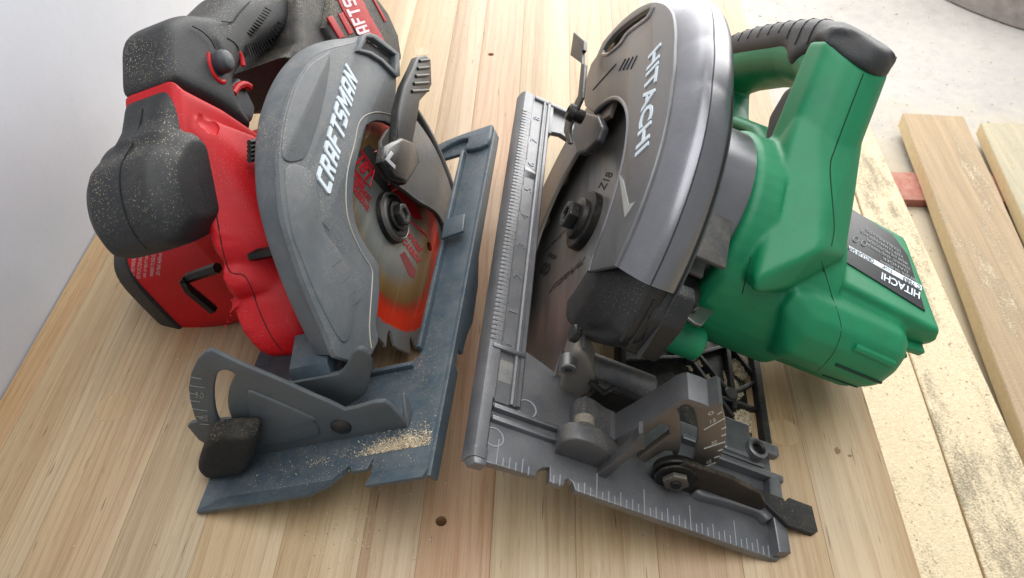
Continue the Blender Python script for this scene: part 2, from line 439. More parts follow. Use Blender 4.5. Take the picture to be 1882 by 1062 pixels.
def board(label, pts, mat, th=22, tilt=0):
    """pts: four top corners (x, y) mm, front left, front right, back right, back left"""
    cx = sum(p[0] for p in pts)/4; cy = sum(p[1] for p in pts)/4
    vs = []
    n = 14; rows = []
    for i in range(n+1):
        t = i/n
        l = Vector(pts[0]).lerp(Vector(pts[3]), t); r = Vector(pts[1]).lerp(Vector(pts[2]), t)
        wob = .8
        l.x += random.uniform(-wob, wob); r.x += random.uniform(-wob, wob)
        rows.append((l, r))
    for l, r in rows:
        vs += [Vector((l.x, l.y, BZ-1)), Vector((l.x+1.2, l.y, BZ)), Vector((r.x-1.2, r.y, BZ+tilt)), Vector((r.x, r.y, BZ-1+tilt)), Vector((r.x, r.y, BZ-th+tilt)), Vector((l.x, l.y, BZ-th))]
    vs = [(v-Vector((cx, cy, BZ-th)))*MM for v in vs]
    fs = []
    for i in range(n):
        for k in range(6):
            fs.append((i*6+k, i*6+(k+1) % 6, (i+1)*6+(k+1) % 6, (i+1)*6+k))
    fs.append(tuple(range(6))); fs.append(tuple(range(n*6, n*6+6)))
    o = link_mesh('deck_board', mesh_from(vs, fs), mat, None, 30)
    o.location = Vector((cx, cy, BZ-th))*MM
    o.data.materials.append(LIT_SIDE)
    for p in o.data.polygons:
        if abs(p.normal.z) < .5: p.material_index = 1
    tag(o, label, 'board', 'loose boards lying beside the bench')
    return o
bm_a = board_mat('dusty_board', rgb((150, 136, 112)), rgb((172, 156, 128)), .82)
bm_b = board_mat('half_dusty_board', rgb((138, 128, 110)), rgb((160, 148, 126)), .62)
bm_c = board_mat('brown_board', rgb((150, 130, 104)), rgb((176, 154, 124)), .05)
bm_d = board_mat('pale_board', rgb((158, 150, 128)), rgb((178, 168, 142)), .1)
board('saw dust covered board right beside the bench, left of the thin dark crack', [(330, -200), (424, -200), (462, 1150), (372, 1150)], bm_a)
board('grey dusty board between the dark crack and the wide gap', [(427, -200), (534, -200), (524, 1200), (465, 1205)], bm_b)
b3 = board('brown board with side painted bright as if lit, standing right of the wide gap', [(507, 60), (602, 60), (682, 1222), (586, 1228)], bm_c, 24)
board('pale greenish board at the right edge of the picture', [(607, 60), (715, 60), (812, 1200), (704, 1206)], bm_d, 22, 2)
RS = coat('red_stringer_paint', rgb((140, 62, 58)), .75, 0, .8, .8, .05, film=.12)
o = link_mesh('stringer', box_me(-270, 270, -34, 34, 0, 14, 1), RS); o.location = Vector((620, 1070, FLOOR+.2))*MM
tag(o, 'red painted cross piece in the gap under the boards', 'cross piece')

# round masonry base at the far right
PB = coat('planter_stone', rgb((150, 142, 138)), .85, 0, .4, .2, .1, .3, .2)
o = bpy.data.objects.new('round_planter', None); COL.objects.link(o); o.location = Vector((1210, 1960, FLOOR))*MM
tag(o, 'round grey masonry base standing on the concrete in the top right corner', 'planter')
for i, (r0, z0, z1) in enumerate(((470, .2, 70), (462, 71, 300))):
    link_mesh('course', lathe_me([(z0, 380), (z0, r0-4), (z0+4, r0), (z1-4, r0), (z1, r0-4), (z1, 380)], (0, 0), 'z', 72), PB, o)
# the end of a red and black tool, cut by the right edge of the picture
o = bpy.data.objects.new('hand_tool', None); COL.objects.link(o); o.location = Vector((846, 1300, FLOOR))*MM
tag(o, 'end of a red and black tool lying on concrete, cut off at the right edge', 'tool')
link_mesh('grip', loft_me([ring((t, 0, 14), (0, 1, 0), (0, 0, 1), r, r*.8, 20, 2.6) for t, r in ((0, 4), (4, 12), (14, 15), (60, 14), (100, 16))]), coat('tool_red', rgb((190, 28, 40)), .45), o)
link_mesh('cap', loft_me([ring((t, 3, 22), (0, 1, 0), (0, 0, 1), r, r*.7, 20, 2.6) for t, r in ((-3, 3), (2, 10), (20, 12), (70, 11))]), coat('tool_black', rgb((38, 38, 40)), .55), o)
# ------------------------------------------------------------------ red saw
red_saw = rig('R', 'circular_saw')
tag(red_saw, 'red cordless circular saw with grey guard and black rubber grips on the left', 'circular saw')
G_GUARD = coat('grey_guard_plastic', rgb((88, 94, 99)), .52, 0, .4, 1.0, .04, dens=.78)
G_SHOE = coat('blue_grey_painted_steel', rgb((68, 82, 92)), .42, .15, .3, .7, .03)
G_TAUPE = coat('painted_steel_upright', rgb((80, 86, 90)), .5, .05, .25, .35, .03)
RED = coat('red_plastic', rgb((188, 8, 22)), .55, 0, .03, .3, .05, .4)
RUB = coat('black_rubber', rgb((35, 37, 40)), .6, 0, .12, 1.0, .07, dens=.76)
RUBD = coat('dusty_black_rubber', rgb((36, 36, 36)), .8, 0, .5, 1.0, .2, film=.03)
BLK = coat('black_plastic', rgb((26, 27, 29)), .42, 0, .18, .6, .05)
DGRY = coat('dark_grey_plastic', rgb((62, 66, 72)), .5, 0, .2, .5, .04)
STEEL = coat('machined_steel', rgb((140, 140, 138)), .34, .9, .12, .3, .01)
BSTEEL = coat('black_oxide_steel', rgb((30, 30, 31)), .36, .55, .2, .5, .02)
WHT = plain('white_print', rgb((214, 224, 230)), .5)
SEAM = plain('seam_shadow_gap', rgb((14, 14, 15)), .8)
DUSTL = plain('caught_dust', rgb((176, 170, 158)), .9)
KNOBM = coat('dust_caked_rubber', rgb((24, 25, 26)), .85, 0, .3, 1.0, .5, dens=.66)
CY, CZ = 168.0, 30.0
def rp(name, me, mat, parent=None, smooth=38): return link_mesh(name, me, mat, parent or red_saw, smooth)

# --- shoe
shoe_hole = [(62, 80), (66, 75), (105, 76), (110, 80), (112, 88), (112, 258), (108, 264), (70, 264), (64, 258)]
tongue = [(9, 9), (76, 9), (84, 16), (86, 12), (95, 12), (97, 19), (98, 9), (130, 9), (130, 276), (124, 281), (74, 281), (60, 270), (9, 270)]
sh = [prism_me('z', tongue, -2.6, 0, .5, [shoe_hole])]
def lip(pts_in, pts_out, z_in, z_out, th=2.2):
    secs = []
    for a, b in zip(pts_in, pts_out):
        secs.append([(a[0], a[1], z_in), (b[0], b[1], z_out), (b[0], b[1], z_out-th), (a[0], a[1], z_in-th)])
    return loft_me(secs)
sh.append(lip([(9.2, 9.2), (40, 9.2), (68, 9.2), (77, 9.2), (83.5, 15)], [(0, 0), (40, 0), (66, 0), (76, 3.5), (83.5, 9)], -.2, 3.2))
sh.append(lip([(98.5, 9.2), (130, 9.2)], [(98.5, 0), (129, 0)], -.2, 3.2))
sh.append(lip([(9.2, 9), (9.2, 268)], [(0, .3), (0, 262)], -.2, 3.2))
sh.append(box_me(109.5, 112.2, 84, 262, -2.5, 3.6, .8))
sh.append(box_me(70, 109, 72.2, 75.0, -2.5, 3.0, .8))
shoe = rp('shoe', join_meshes(sh), G_SHOE)
fl_poly = [(2, .6), (281, .6), (281, -7), (160, -8), (140, -13), (112, -14), (96, -10), (84, -9), (83, -4), (72, -4), (70, -8), (4, -7)]
rp('side_flange', prism_me('x', fl_poly, 129.2, 131.6, .6), G_SHOE, shoe)
rear = U2('R', 'z', 1, (905, 232), (895, 231), (806, 252), (792, 268), (806, 280), (848, 264), (856, 265), (862, 285), (880, 330))
rp('rear_lip', prism_me('z', cr([(130, 281), (127, 284), (96, 281), (78, 272), (79, 267), (84, 266), (100, 275), (113, 275), (113, 262), (129, 262)], 3), -1, 3.4, 1.0), G_SHOE, shoe)
tab = U2('R', 'z', 4, (858, 367), (855, 369), (826, 372), (816, 378), (813, 416), (830, 415), (850, 405))
rp('depth_tab', prism_me('z', [(113, 166), (127, 168), (126, 184), (112, 184)], 6, 8, .7), G_SHOE, shoe)
# --- bevel quadrant
YQ = 33
quad = U2('R', 'y', YQ, (749, 785), (744, 777), (717, 746), (706, 739), (688, 740), (653, 750), (633, 754), (607, 741), (580, 730), (521, 703), (440, 669), (388, 644), (376, 648), (362, 662), (351, 686), (346, 713), (349, 738), (357, 767), (368, 786), (390, 818), (420, 838), (470, 842), (580, 818))
slot = U2('R', 'y', YQ, (401, 685), (413, 680.5), (425, 684), (431, 691), (422, 711), (418, 735), (421, 757), (431, 782), (440, 800), (420, 805), (406, 782), (397, 762), (393, 738), (393, 713), (396, 696))
q = rp('bevel_quadrant', prism_me('y', quad, YQ, YQ+2.6, .7, [cr(slot, 3)]), G_TAUPE)
emb = U2('R', 'y', YQ, (455, 729), (459, 720), (467, 718), (574, 764), (577, 772), (588, 796), (540, 808), (500, 815), (468, 800))
rp('emboss', prism_me('y', cr(emb, 2), YQ-1.3, YQ+1, 1.2), G_TAUPE, q)
tick = []
for u, v, L in ((352, 693, 18), (349, 708, 27), (347, 722, 17), (350, 736, 18), (354, 751, 27), (360, 765, 17), (368, 779, 16)):
    a, b = U('R', 'y', YQ-.15, (u, v), (u+L, v+L*.18-.06*(v-693)*.25))
    tick.append(tube_me([a, b], .28, 5))
for k, (s, u, v) in enumerate((('30', 358, 722), ('45', 366, 764))):
    p0, p1, p2 = U('R', 'y', YQ-.05, (u, v+8), (u+16, v+10), (u+1, v-2))
    tick.append(text_me(s, p0, p1, p2, .2))
rp('scale_marks', join_meshes(tick), plain('scale_print', rgb((128, 130, 126)), .6), q)
fixp = U2('R', 'y', YQ+5, (345, 781), (352, 775), (366, 772), (432, 768), (440, 790), (440, 835), (400, 828), (366, 806))
rp('quadrant_backing', prism_me('y', fixp, YQ+4, YQ+6.4, .6), G_TAUPE)
a, = U('R', 'y', YQ, (627, 783))
rp('rivet', lathe_me([(YQ+2, .01), (YQ+2, 5.2), (YQ-1, 5.2), (YQ-2.2, 3.4), (YQ-2.6, .01)], (a.x, a.z), 'y', 24), BLK, q)
b0, = U('R', 'y', YQ, (750, 784))
rp('quadrant_flange', prism_me('x', [(YQ, b0.z), (YQ+11, b0.z+1), (YQ+14, b0.z+10), (YQ+12, b0.z+10), (YQ+2, b0.z+3)], b0.x-1.4, b0.x+.6, .5), G_TAUPE, q)
knob = U2('R', 'y', 22, (384, 800), (400, 792), (462, 790), (474, 798), (472, 815), (463, 846), (452, 862), (430, 867), (388, 872), (370, 862), (365, 848), (374, 818))
kn_m = blend_me([prism_me('y', cr(knob, 3), 18, 31.5, 4, res=3)], .8, 3)
rp('bevel_lock_knob', kn_m, KNOBM)
# --- pivot bracket in front of the guard
YB = 44
br = U2('R', 'y', YB, (527, 706), (600, 692), (620, 688), (627, 684), (634, 677), (648, 649), (655, 643), (665, 642), (674, 648), (679, 660), (681, 684), (676, 714), (670, 726), (658, 736), (636, 748), (600, 752), (560, 735))
bk = rp('pivot_bracket', prism_me('y', br, YB, YB+3, .9), G_TAUPE)
l0, l1 = U('R', 'y', YB+1, (536, 702), (630, 683))
rp('bracket_ledge', prism_me('x', [(YB+1, l0.z-3), (YB+24, l0.z-3), (YB+24, l0.z+9), (YB+5, l0.z+5), (YB+1, l0.z-.4)], l0.x, l1.x-7, .8), G_SHOE, bk)
pk, = U('R', 'x', 98, (673, 666))
rp('pivot_knob', blend_me([lathe_me([(88, .1), (88, 7), (97, 7), (99.5, 5), (99.5, .1)], (pk.y, pk.z), 'x', 28)], .7, 3), KNOBM, bk)
# --- upper guard
silA = U2('R', 'x', 80, (676, 62), (640, 70), (604, 74), (565, 86), (531, 110), (502, 148), (481, 200), (471, 255), (469, 310), (474, 370), (489, 432), (509, 492), (531, 548), (556, 602), (572, 634), (582, 652))
facB = U2('R', 'x', 95, (676, 70), (640, 82), (606, 90), (572, 106), (545, 142), (526, 188), (514, 240), (509, 292), (511, 345), (518, 402), (536, 462), (556, 520), (578, 572), (598, 618), (608, 644), (614, 656))
A, B = cr(silA, 5, False), cr(facB, 5, False)
ctr = Vector((CY, CZ)); secs = []
def inw(p, d): return p+(ctr-p).normalized()*d
for a, b in zip(A, B):
    m1 = a.lerp(b, .22); m2 = a.lerp(b, .62); ai = inw(a, 3)
    pr = [(64, inw(a, 26)), (72, inw(a, 13)), (79, inw(a, 1)), (80.5, a), (85, m1), (91.5, m2), (96, b), (93.2, inw(b, 2)), (89, inw(m2, 3)), (82, inw(m1, 3)), (77, inw(ai, 4)), (64, inw(ai, 26))]
    secs.append([(x, p.x, p.y) for x, p in pr])
rim = loft_me(secs)
win = [(681, 652), (692, 630), (693, 618), (689, 606), (688, 595), (692, 570), (695, 536), (695, 500), (693, 487), (684, 472), (672, 455), (661, 435), (652, 414), (647, 390), (646, 369), (648, 335), (650, 310), (659, 275), (667, 243), (671, 231), (680, 225), (690, 222), (706, 224), (723, 233), (725, 180), (727, 140), (712, 124), (699, 112), (680, 99), (660, 92)]
facepoly = B+U2('R', 'x', 95, (640, 664))+U2('R', 'x', 95, *win)
face = prism_me('x', facepoly, 93, 96, .7)
guard = rp('upper_guard', join_meshes([rim, face]), G_GUARD, None, 45)
back = [Vector((p.x, p.y)) for p in A]+[Vector((CY-85, 8)), Vector((CY+85, 8))]
rp('guard_back', prism_me('x', [inw(p, 26) for p in A]+[Vector((CY-60, 8)), Vector((CY+60, 8))], 63, 66, .5), G_GUARD, guard)
# raised side panel, step line round the window, moulded depth marks
pad = U2('R', 'x', 96.2, (606, 98), (590, 104), (566, 122), (543, 160), (526, 215), (518, 262), (520, 290), (532, 298), (548, 296), (562, 287), (578, 245), (592, 196), (603, 140))
rp('raised_panel', prism_me('x', cr(pad, 3), 95, 96.7, .7), G_GUARD, guard)
pad2 = U2('R', 'x', 96.2, (524, 312), (556, 306), (580, 330), (590, 400), (600, 430), (628, 470), (652, 530), (648, 600), (632, 630), (610, 600), (580, 540), (556, 480), (535, 420))
rp('raised_panel', prism_me('x', cr(pad2, 3), 95, 96.6, .6), G_GUARD, guard)
st = U('R', 'x', 96.2, (683, 640), (679, 600), (684, 520), (683, 494), (664, 462), (645, 420), (637, 385), (636, 345), (640, 308), (652, 262), (659, 228), (672, 212), (692, 206), (712, 209), (722, 214))
seam('step_line', guard, cr(st, 3, False), .35, DUSTL)
mk = []
for a_, b_ in (((592, 408), (606, 424)), ((611, 490), (628, 476)), ((626, 521), (642, 507)), ((640, 545), (655, 531)), ((650, 561), (664, 547))):
    mk.append(tube_me(U('R', 'x', 96.6, a_, b_), .2, 5))
rp('depth_marks', join_meshes(mk), plain('grey_mark', rgb((72, 78, 82)), .7), guard)
# chip chute
ch_o = U2('R', 'x', 97, (654, 94), (666, 64), (677, 60), (692, 66), (732, 99), (733, 140), (727, 143), (699, 114), (678, 101))
ch_i = U2('R', 'x', 97, (662, 90), (672, 69), (684, 71), (725, 101), (725, 131), (701, 108), (681, 95))
rp('chip_chute', prism_me('x', ch_o, 93.5, 98.2, .8, [ch_i]), G_GUARD, guard)
rp('chute_back', prism_me('x', ch_i, 91, 94.0, .2), coat('chute_inside', rgb((52, 54, 56)), .7, 0, .4, .8), guard)
GLY = {'C': ([(0, .8), (.8, 0), (4, 0), (3.8, 1.2), (1.2, 1.2), (1.2, 4.8), (4, 4.8), (4, 6), (.8, 6), (0, 5.2)], []),
       'R': ([(0, 0), (1.2, 0), (1.2, 2.2), (2.0, 2.2), (2.8, 0), (4.1, 0), (3.2, 2.5), (4, 3.2), (4, 5.2), (3.2, 6), (0, 6)], [[(1.2, 3.3), (2.8, 3.3), (2.8, 4.9), (1.2, 4.9)]]),
       'A': ([(0, 0), (1.2, 0), (1.2, 1.6), (2.8, 1.6), (2.8, 0), (4, 0), (4, 5.2), (3.2, 6), (.8, 6), (0, 5.2)], [[(1.2, 2.7), (2.8, 2.7), (2.8, 4.8), (1.2, 4.8)]]),
       'F': ([(0, 0), (1.2, 0), (1.2, 2.4), (3.4, 2.4), (3.4, 3.5), (1.2, 3.5), (1.2, 4.8), (4, 4.8), (4, 6), (0, 6)], []),
       'T': ([(1.4, 0), (2.6, 0), (2.6, 4.8), (4, 4.8), (4, 6), (0, 6), (0, 4.8), (1.4, 4.8)], []),
       'S': ([(0, 0), (3.2, 0), (4, .8), (4, 3), (3.4, 3.6), (1.2, 3.6), (1.2, 4.8), (4, 4.8), (4, 6), (.8, 6), (0, 5.2), (0, 3.2), (.6, 2.5), (2.8, 2.5), (2.8, 1.2), (0, 1.2)], []),
       'M': ([(0, 0), (1.2, 0), (1.2, 3.8), (2.4, 1.6), (2.8, 1.6), (4, 3.8), (4, 0), (5.2, 0), (5.2, 6), (4, 6), (2.6, 3.4), (1.2, 6), (0, 6)], []),
       'N': ([(0, 0), (1.2, 0), (1.2, 3.6), (2.9, 0), (4, 0), (4, 6), (2.8, 6), (2.8, 2.4), (1.1, 6), (0, 6)], [])}
def block_text(s, p0, p1, p2, ext, name, mat, parent, gap=.9):
    """angular capitals, one raised piece per letter"""
    W = sum(max(q[0] for q in GLY[c][0])+gap for c in s)-gap; x = 0
    p0, p1, p2 = Vector(p0), Vector(p1), Vector(p2); a, b = p1-p0, p2-p0; n = a.cross(b).normalized()
    for c in s:
        o, hs = GLY[c]; me = prism_me('z', [(q[0]+x, q[1]) for q in o], 0, 1, 0, [[(q[0]+x, q[1]) for q in h] for h in hs])
        for v in me.vertices:
            q = v.co/MM; v.co = (p0+a*(q.x/W)+b*(q.y/6)+n*q.z*ext)*MM
        bm = bmesh.new(); bm.from_mesh(me); bmesh.ops.recalc_face_normals(bm, faces=bm.faces); bm.to_mesh(me); bm.free()
        link_mesh(name, me, mat, parent); x += max(q[0] for q in o)+gap
p0, p1, p2 = U('R', 'x', 96.0, (604, 360), (655, 150), (580, 326))
block_text('CRAFTSMAN', p0, p1, p2, .9, 'letter', WHT, guard)
# --- blade
def blade_me(c, r, n, x0, x1, hook=1, holes=(), gul=.13):
    pts = []
    for k in range(n):
        a = 2*math.pi*k/n; w = 2*math.pi/n
        seqs = ((0, 1.0), (.03, .985), (.50, .968), (.62, .955), (.70, .905), (.78, 1-gul), (.86, 1-gul-.005), (.93, .895), (.955, .93), (.985, 1.003))
        for f, rr in seqs: pts.append(Vector((c[0]+r*rr*math.cos(hook*(a+f*w)), c[1]+r*rr*math.sin(hook*(a+f*w)))))
    return prism_me('x', pts, x0, x1, .12, holes)
def blade_mat(name, stops, c, shine, scratch):
    m, nt, b = mat_base(name)
    tc = nn(nt, 'ShaderNodeTexCoord'); vm = nn(nt, 'ShaderNodeVectorMath', operation='SUBTRACT'); nt.links.new(tc.outputs['Object'], vm.inputs[0]); vm.inputs[1].default_value = (0, c[0]*MM, c[1]*MM)
    mp = nn(nt, 'ShaderNodeMapping'); mp.inputs['Scale'].default_value = (0, 1, 1); nt.links.new(vm.outputs[0], mp.inputs[0])
    ln = nn(nt, 'ShaderNodeVectorMath', operation='LENGTH'); nt.links.new(mp.outputs[0], ln.inputs[0])
    rad = mathn(nt, 'ADD', ln.outputs['Value'], mathn(nt, 'MULTIPLY', mathn(nt, 'SUBTRACT', noise_tex(nt, 300, 4, .7, tc.outputs['Object']), .5), .006))
    fac = mathn(nt, 'MULTIPLY', rad, 10.0)
    col = ramp(nt, fac, stops)
    sx = nn(nt, 'ShaderNodeMapping'); sx.inputs['Scale'].default_value = (1, 30, 900); nt.links.new(tc.outputs['Object'], sx.inputs[0])
    g = noise_tex(nt, 1, 4, .6, sx.outputs[0])
    col = mixc(nt, mathn(nt, 'MULTIPLY', ramp(nt, g, [(.35, 0), (.65, 1)]), scratch), col, (.02, .02, .02))
    nt.links.new(col, b.inputs['Base Color']); b.inputs['Metallic'].default_value = shine; b.inputs['Roughness'].default_value = .34
    b.inputs['Anisotropic'].default_value = .6
    bp = nn(nt, 'ShaderNodeBump'); bp.inputs['Strength'].default_value = .12; bp.inputs['Distance'].default_value = .0003
    nt.links.new(g, bp.inputs['Height']); nt.links.new(bp.outputs[0], b.inputs['Normal'])
    return m
S1, S2, GD, OR, ST = rgb((186, 188, 184)), rgb((118, 120, 114)), rgb((128, 108, 62)), rgb((214, 52, 24)), rgb((120, 122, 122))
BL_R = blade_mat('blade_steel_red_print', [(0, S1), (.34, S2), (.43, rgb((126, 100, 60))), (.50, rgb((118, 88, 46))), (.53, rgb((150, 60, 32))), (.57, rgb((196, 48, 26))), (.60, OR), (.675, OR), (.685, ST)], (CY, CZ), .35, .12)
hole = [Vector((CY+24+3.3*math.cos(t*.4), CZ-46+3.3*math.sin(t*.4))) for t in range(16)]
blade = rp('blade', blade_me((CY, CZ), 82, 18, 87, 88.8, -1, [hole]), BL_R)
BPR = plain('red_blade_print', rgb((186, 22, 40)), .5)
BPK = plain('dark_blade_print', rgb((52, 54, 50)), .5)
BX = 88.95
sect = U2('R', 'x', BX, (716, 338), (738, 352), (768, 380), (777, 404), (762, 402), (742, 380), (722, 358))
rp('print_band', prism_me('x', sect, 88.7, 88.98, 0), BPR, blade)
sect = U2('R', 'x', BX, (657, 282), (678, 264), (700, 290), (718, 336), (735, 380), (700, 345), (680, 320))
rp('print_field', prism_me('x', sect, 88.7, 88.93, 0), BPK, blade)
def rtext(s, a, b_, c, mat, bold=.02):
    p0, p1, p2 = U('R', 'x', BX+.05, a, b_, c)
    return rp('print', text_me(s, p0, p1, p2, .12, bold), mat, blade)
rtext('18T', (653, 300), (676, 338), (667, 284), BPR, .03)
for i in range(4):
    fr = [((661, 276), (688, 312)), ((688, 312), (680, 344)), ((680, 344), (652, 312)), ((664, 274), (686, 308))][i]
    rp('print', tube_me(U('R', 'x', BX, *fr), .45, 4), BPR, blade)
rtext('RIPPING', (646, 318), (668, 346), (651, 309), BPR)
rtext('C/REFENDRE', (645, 330), (678, 372), (650, 321), BPR)
rtext('RASERRAR', (646, 347), (676, 390), (651, 338), BPR)
rtext('DANGER', (742, 424), (771, 466), (749, 418), BPR)
rtext('CARBIDE', (738, 444), (768, 484), (745, 438), BPR)
for k in range(7):
    rp('print', tube_me(U('R', 'x', BX, (688+k*5.2, 280+k*12), (698+k*5.2, 276+k*12)), .6, 4), BPR, blade)
for k in range(7):
    rp('print', tube_me(U('R', 'x', BX, (752+k*4.6, 402+k*4.2), (757+k*4.6, 410+k*4.2)), .5, 4), BPR, blade)
blk = U2('R', 'x', BX, (735, 468), (744, 462), (764, 496), (762, 512), (752, 506))
rp('print_block', prism_me('x', blk, 88.7, 88.97, 0), plain('dull_red_print', rgb((120, 40, 44)), .5), blade)
fl1 = rp('blade_flange', lathe_me([(88.9, .1), (88.9, 15.0), (89.5, 15.8), (91.6, 15.8), (92.1, 14.8), (94.3, 14.2), (94.8, 13.2), (94.4, 10), (93.8, 9.6), (93.8, .1)], (CY, CZ), 'x', 48), BSTEEL)
rp('flange_ring', lathe_me([(92.0, 14.95), (94.1, 14.5), (94.85, 13.5), (94.6, 13.1), (92, 14.5)], (CY, CZ), 'x', 48), STEEL, fl1)
def hexbolt(c, x0, x1, r, mat, name, parent, sock=True):
    hp = [Vector((c[0]+r*math.cos(k*math.pi/3+.3), c[1]+r*math.sin(k*math.pi/3+.3))) for k in range(6)]
    hs = [Vector((c[0]+r*.5*math.cos(k*math.pi/3+.3), c[1]+r*.5*math.sin(k*math.pi/3+.3))) for k in range(6)]
    o = link_mesh(name, prism_me('x', hp, x0, x1, .7, [hs] if sock else []), mat, parent)
    return o
bo = rp('blade_bolt', cyl_me('x', (CY, CZ), 9.0, 93.8, 96.0, 32), BLK)
hexbolt((CY, CZ), 95.9, 100, 7.2, BLK, 'bolt_head', bo)
rp('bolt_socket', cyl_me('x', (CY, CZ), 4.0, 95.6, 98.4, 16, .1), STEEL, bo)
# --- lower guard, its lever and knob
LG = coat('lower_guard_grey', rgb((92, 91, 90)), .45, .2, .4, .8, .03, dens=.8)
lgp = U2('R', 'x', 100, (752, 210), (764, 220), (776, 236), (788, 254), (799, 273), (809, 294), (823, 330), (834, 366), (832, 396), (828, 418), (818, 436), (812, 412), (800, 391), (783, 379), (764, 368), (740, 349), (716, 333), (700, 300), (700, 258), (712, 238), (725, 232), (735, 215))
lg = rp('lower_guard', join_meshes([prism_me('x', lgp, 98, 100.5, .6), lathe_me([(79, 86), (99, 86), (100, 87), (100, 89), (79, 89)], (CY, CZ), 'x', 60, -112, 12), lathe_me([(77, 30), (79.5, 30), (79.5, 88.5), (77, 88.5)], (CY, CZ), 'x', 60, -112, 70)]), LG)
rp('guard_lip', tube_me(cr(U('R', 'x', 100.6, (819, 436), (812, 411), (800, 391), (783, 379), (764, 368), (740, 349), (716, 333)), 3, False), 1.3, 8), BLK, lg)
SMOKE = coat('smoked_plastic', rgb((24, 24, 25)), .38, 0, .06, .8, .02, .35)
lev = U2('R', 'x', 112, (767, 104), (780, 101), (790, 109), (792, 157), (785, 170), (770, 186), (766, 215), (757, 262), (726, 262), (731, 200), (742, 157), (758, 124))
lv = rp('guard_lever', prism_me('x', lev, 107, 113, 1.4), SMOKE, lg)
for k in range(5):
    a_, b_ = U('R', 'x', 113.2, (771-k*3.5, 112+k*14), (788-k*.3, 110+k*14))
    rp('grip_rib', tube_me([a_, b_], 1.1, 6), SMOKE, lv)
hx = U2('R', 'x', 114, (708, 268), (736, 252), (764, 262), (771, 300), (747, 338), (722, 328), (704, 296))
rp('lever_hub', prism_me('x', hx, 108, 115, 2.2), coat('black_gloss_plastic', rgb((20, 20, 21)), .2, 0, .15, .9, .02), lg)
chv = U2('R', 'x', 115.4, (719, 277), (724, 282), (716, 293), (727, 304), (726, 311), (708, 293))
rp('hub_mark', prism_me('x', chv, 115, 115.5, .1), plain('silver_mark', rgb((170, 172, 176)), .35, .3), lg)
# --- red housing
def rings_x(xs, cy, cz, e=3.2, n=36):
    return [ring((x, cy, cz), (0, 1, 0), (0, 0, 1), ry, rz, n, e) for x, ry, rz in xs]
def U1(x, u, v): return tuple(U('R', 'x', x, (u, v))[0])
colm = prism_me('x', [(147, 160), (150, 152), (166, 129), (181, 101), (205, 92), (226, 80), (228, 30), (200, 10), (130, 12), (116, 60), (114, 112), (122, 140)], 6, 41, 5, res=3)
panel = hull_me([U1(42, 350, 200), U1(50, 470, 246), U1(60, 492, 330), U1(62, 500, 430), U1(63, 516, 470), U1(44, 386, 330), U1(40, 388, 440), U1(38, 404, 486), U1(46, 462, 500), (30, 150, 20), (30, 205, 20), (62, 195, 20), (58, 168, 78), (20, 140, 118), (38, 148, 116)], 3, 2)
motor = loft_me(rings_x([(-64, 24, 26), (-60, 33, 34), (-52, 36, 37), (0, 37, 38), (30, 42, 43)], 160, 44, 4.2))
shelf = hull_me([U1(36, 404, 486), U1(40, 410, 512), U1(44, 440, 520), U1(60, 520, 480), U1(64, 545, 540), U1(34, 420, 556), (34, 150, 20), (62, 150, 20), (34, 150, 90), (62, 150, 90)], 4, 2)
lobe = hull_me([U1(32, 424, 566), U1(34, 436, 602), U1(37, 456, 640), U1(43, 494, 663), U1(64, 578, 657), U1(67, 560, 600), U1(66, 545, 540), U1(48, 470, 530), U1(38, 440, 540), (34, 150, 20), (64, 150, 14), (64, 150, 90), (34, 150, 70)], 4, 2)
red_m = blend_me([colm, panel, motor, shelf, lobe], 1.1, 4)
pk_ = U('R', 'x', 46, (372, 196), (392, 203), (404, 236), (398, 252), (372, 238), (360, 210))
poc = hull_me([tuple(p) for p in pk_]+[tuple(p+Vector((-5, 2, 1))) for p in U('R', 'x', 46, (376, 206), (388, 210), (392, 232), (376, 228))]+[tuple(p+Vector((10, -8, 6))) for p in pk_], 1.0)
red_m = cut_me(red_m, [poc])
body = rp('housing', red_m, RED, None, 50)
from mathutils.bvhtree import BVHTree
def drape(me, pts, d, lift=.1):
    """drop points (mm) onto a mesh, along d, or along the line of sight of the measured points when d names a saw"""
    t = BVHTree.FromPolygons([v.co[:] for v in me.vertices], [tuple(p.vertices) for p in me.polygons]); out = []
    eye = None
    if isinstance(d, str): M, T = POSE[d]; eye = M.transposed() @ (CAM-T)*1000
    for p in pts:
        D = (Vector(p)-eye).normalized() if eye is not None else Vector(d).normalized()
        h = t.ray_cast((eye if eye is not None else Vector(p)-D*120)*MM, D)
        if h[0] is not None: out.append(h[0]/MM+h[1]*lift)
    return out
RDIR = 'R'
RGAP = plain('red_gap', rgb((70, 4, 10)), .8)
for pts in (((388, 330), (402, 420), (412, 470), (424, 500), (448, 506), (462, 530), (478, 575), (500, 620), (532, 662)),):
    P_ = drape(red_m, U('R', 'x', 48, *[tuple(q) for q in cr(pts, 4, False)]), RDIR, -.1)
    if len(P_) > 2: rp('split_line', tube_me(P_, .4, 5), RGAP, body)
WR = plain('white_small_print', rgb((226, 186, 188)), .6)
def drape_text(txt, a, b_, c, name, mat, me, parent, bold=0, lift=.12):
    p0, p1, p2 = U('R', 'x', 10, a, b_, c)
    t = text_me(txt, p0, p1, p2, .02, bold)
    q = drape(me, [v.co/MM for v in t.vertices], RDIR, lift)
    if len(q) == len(t.vertices):
        for v, p in zip(t.vertices, q): v.co = p*MM
        rp(name, t, mat, parent, 0)
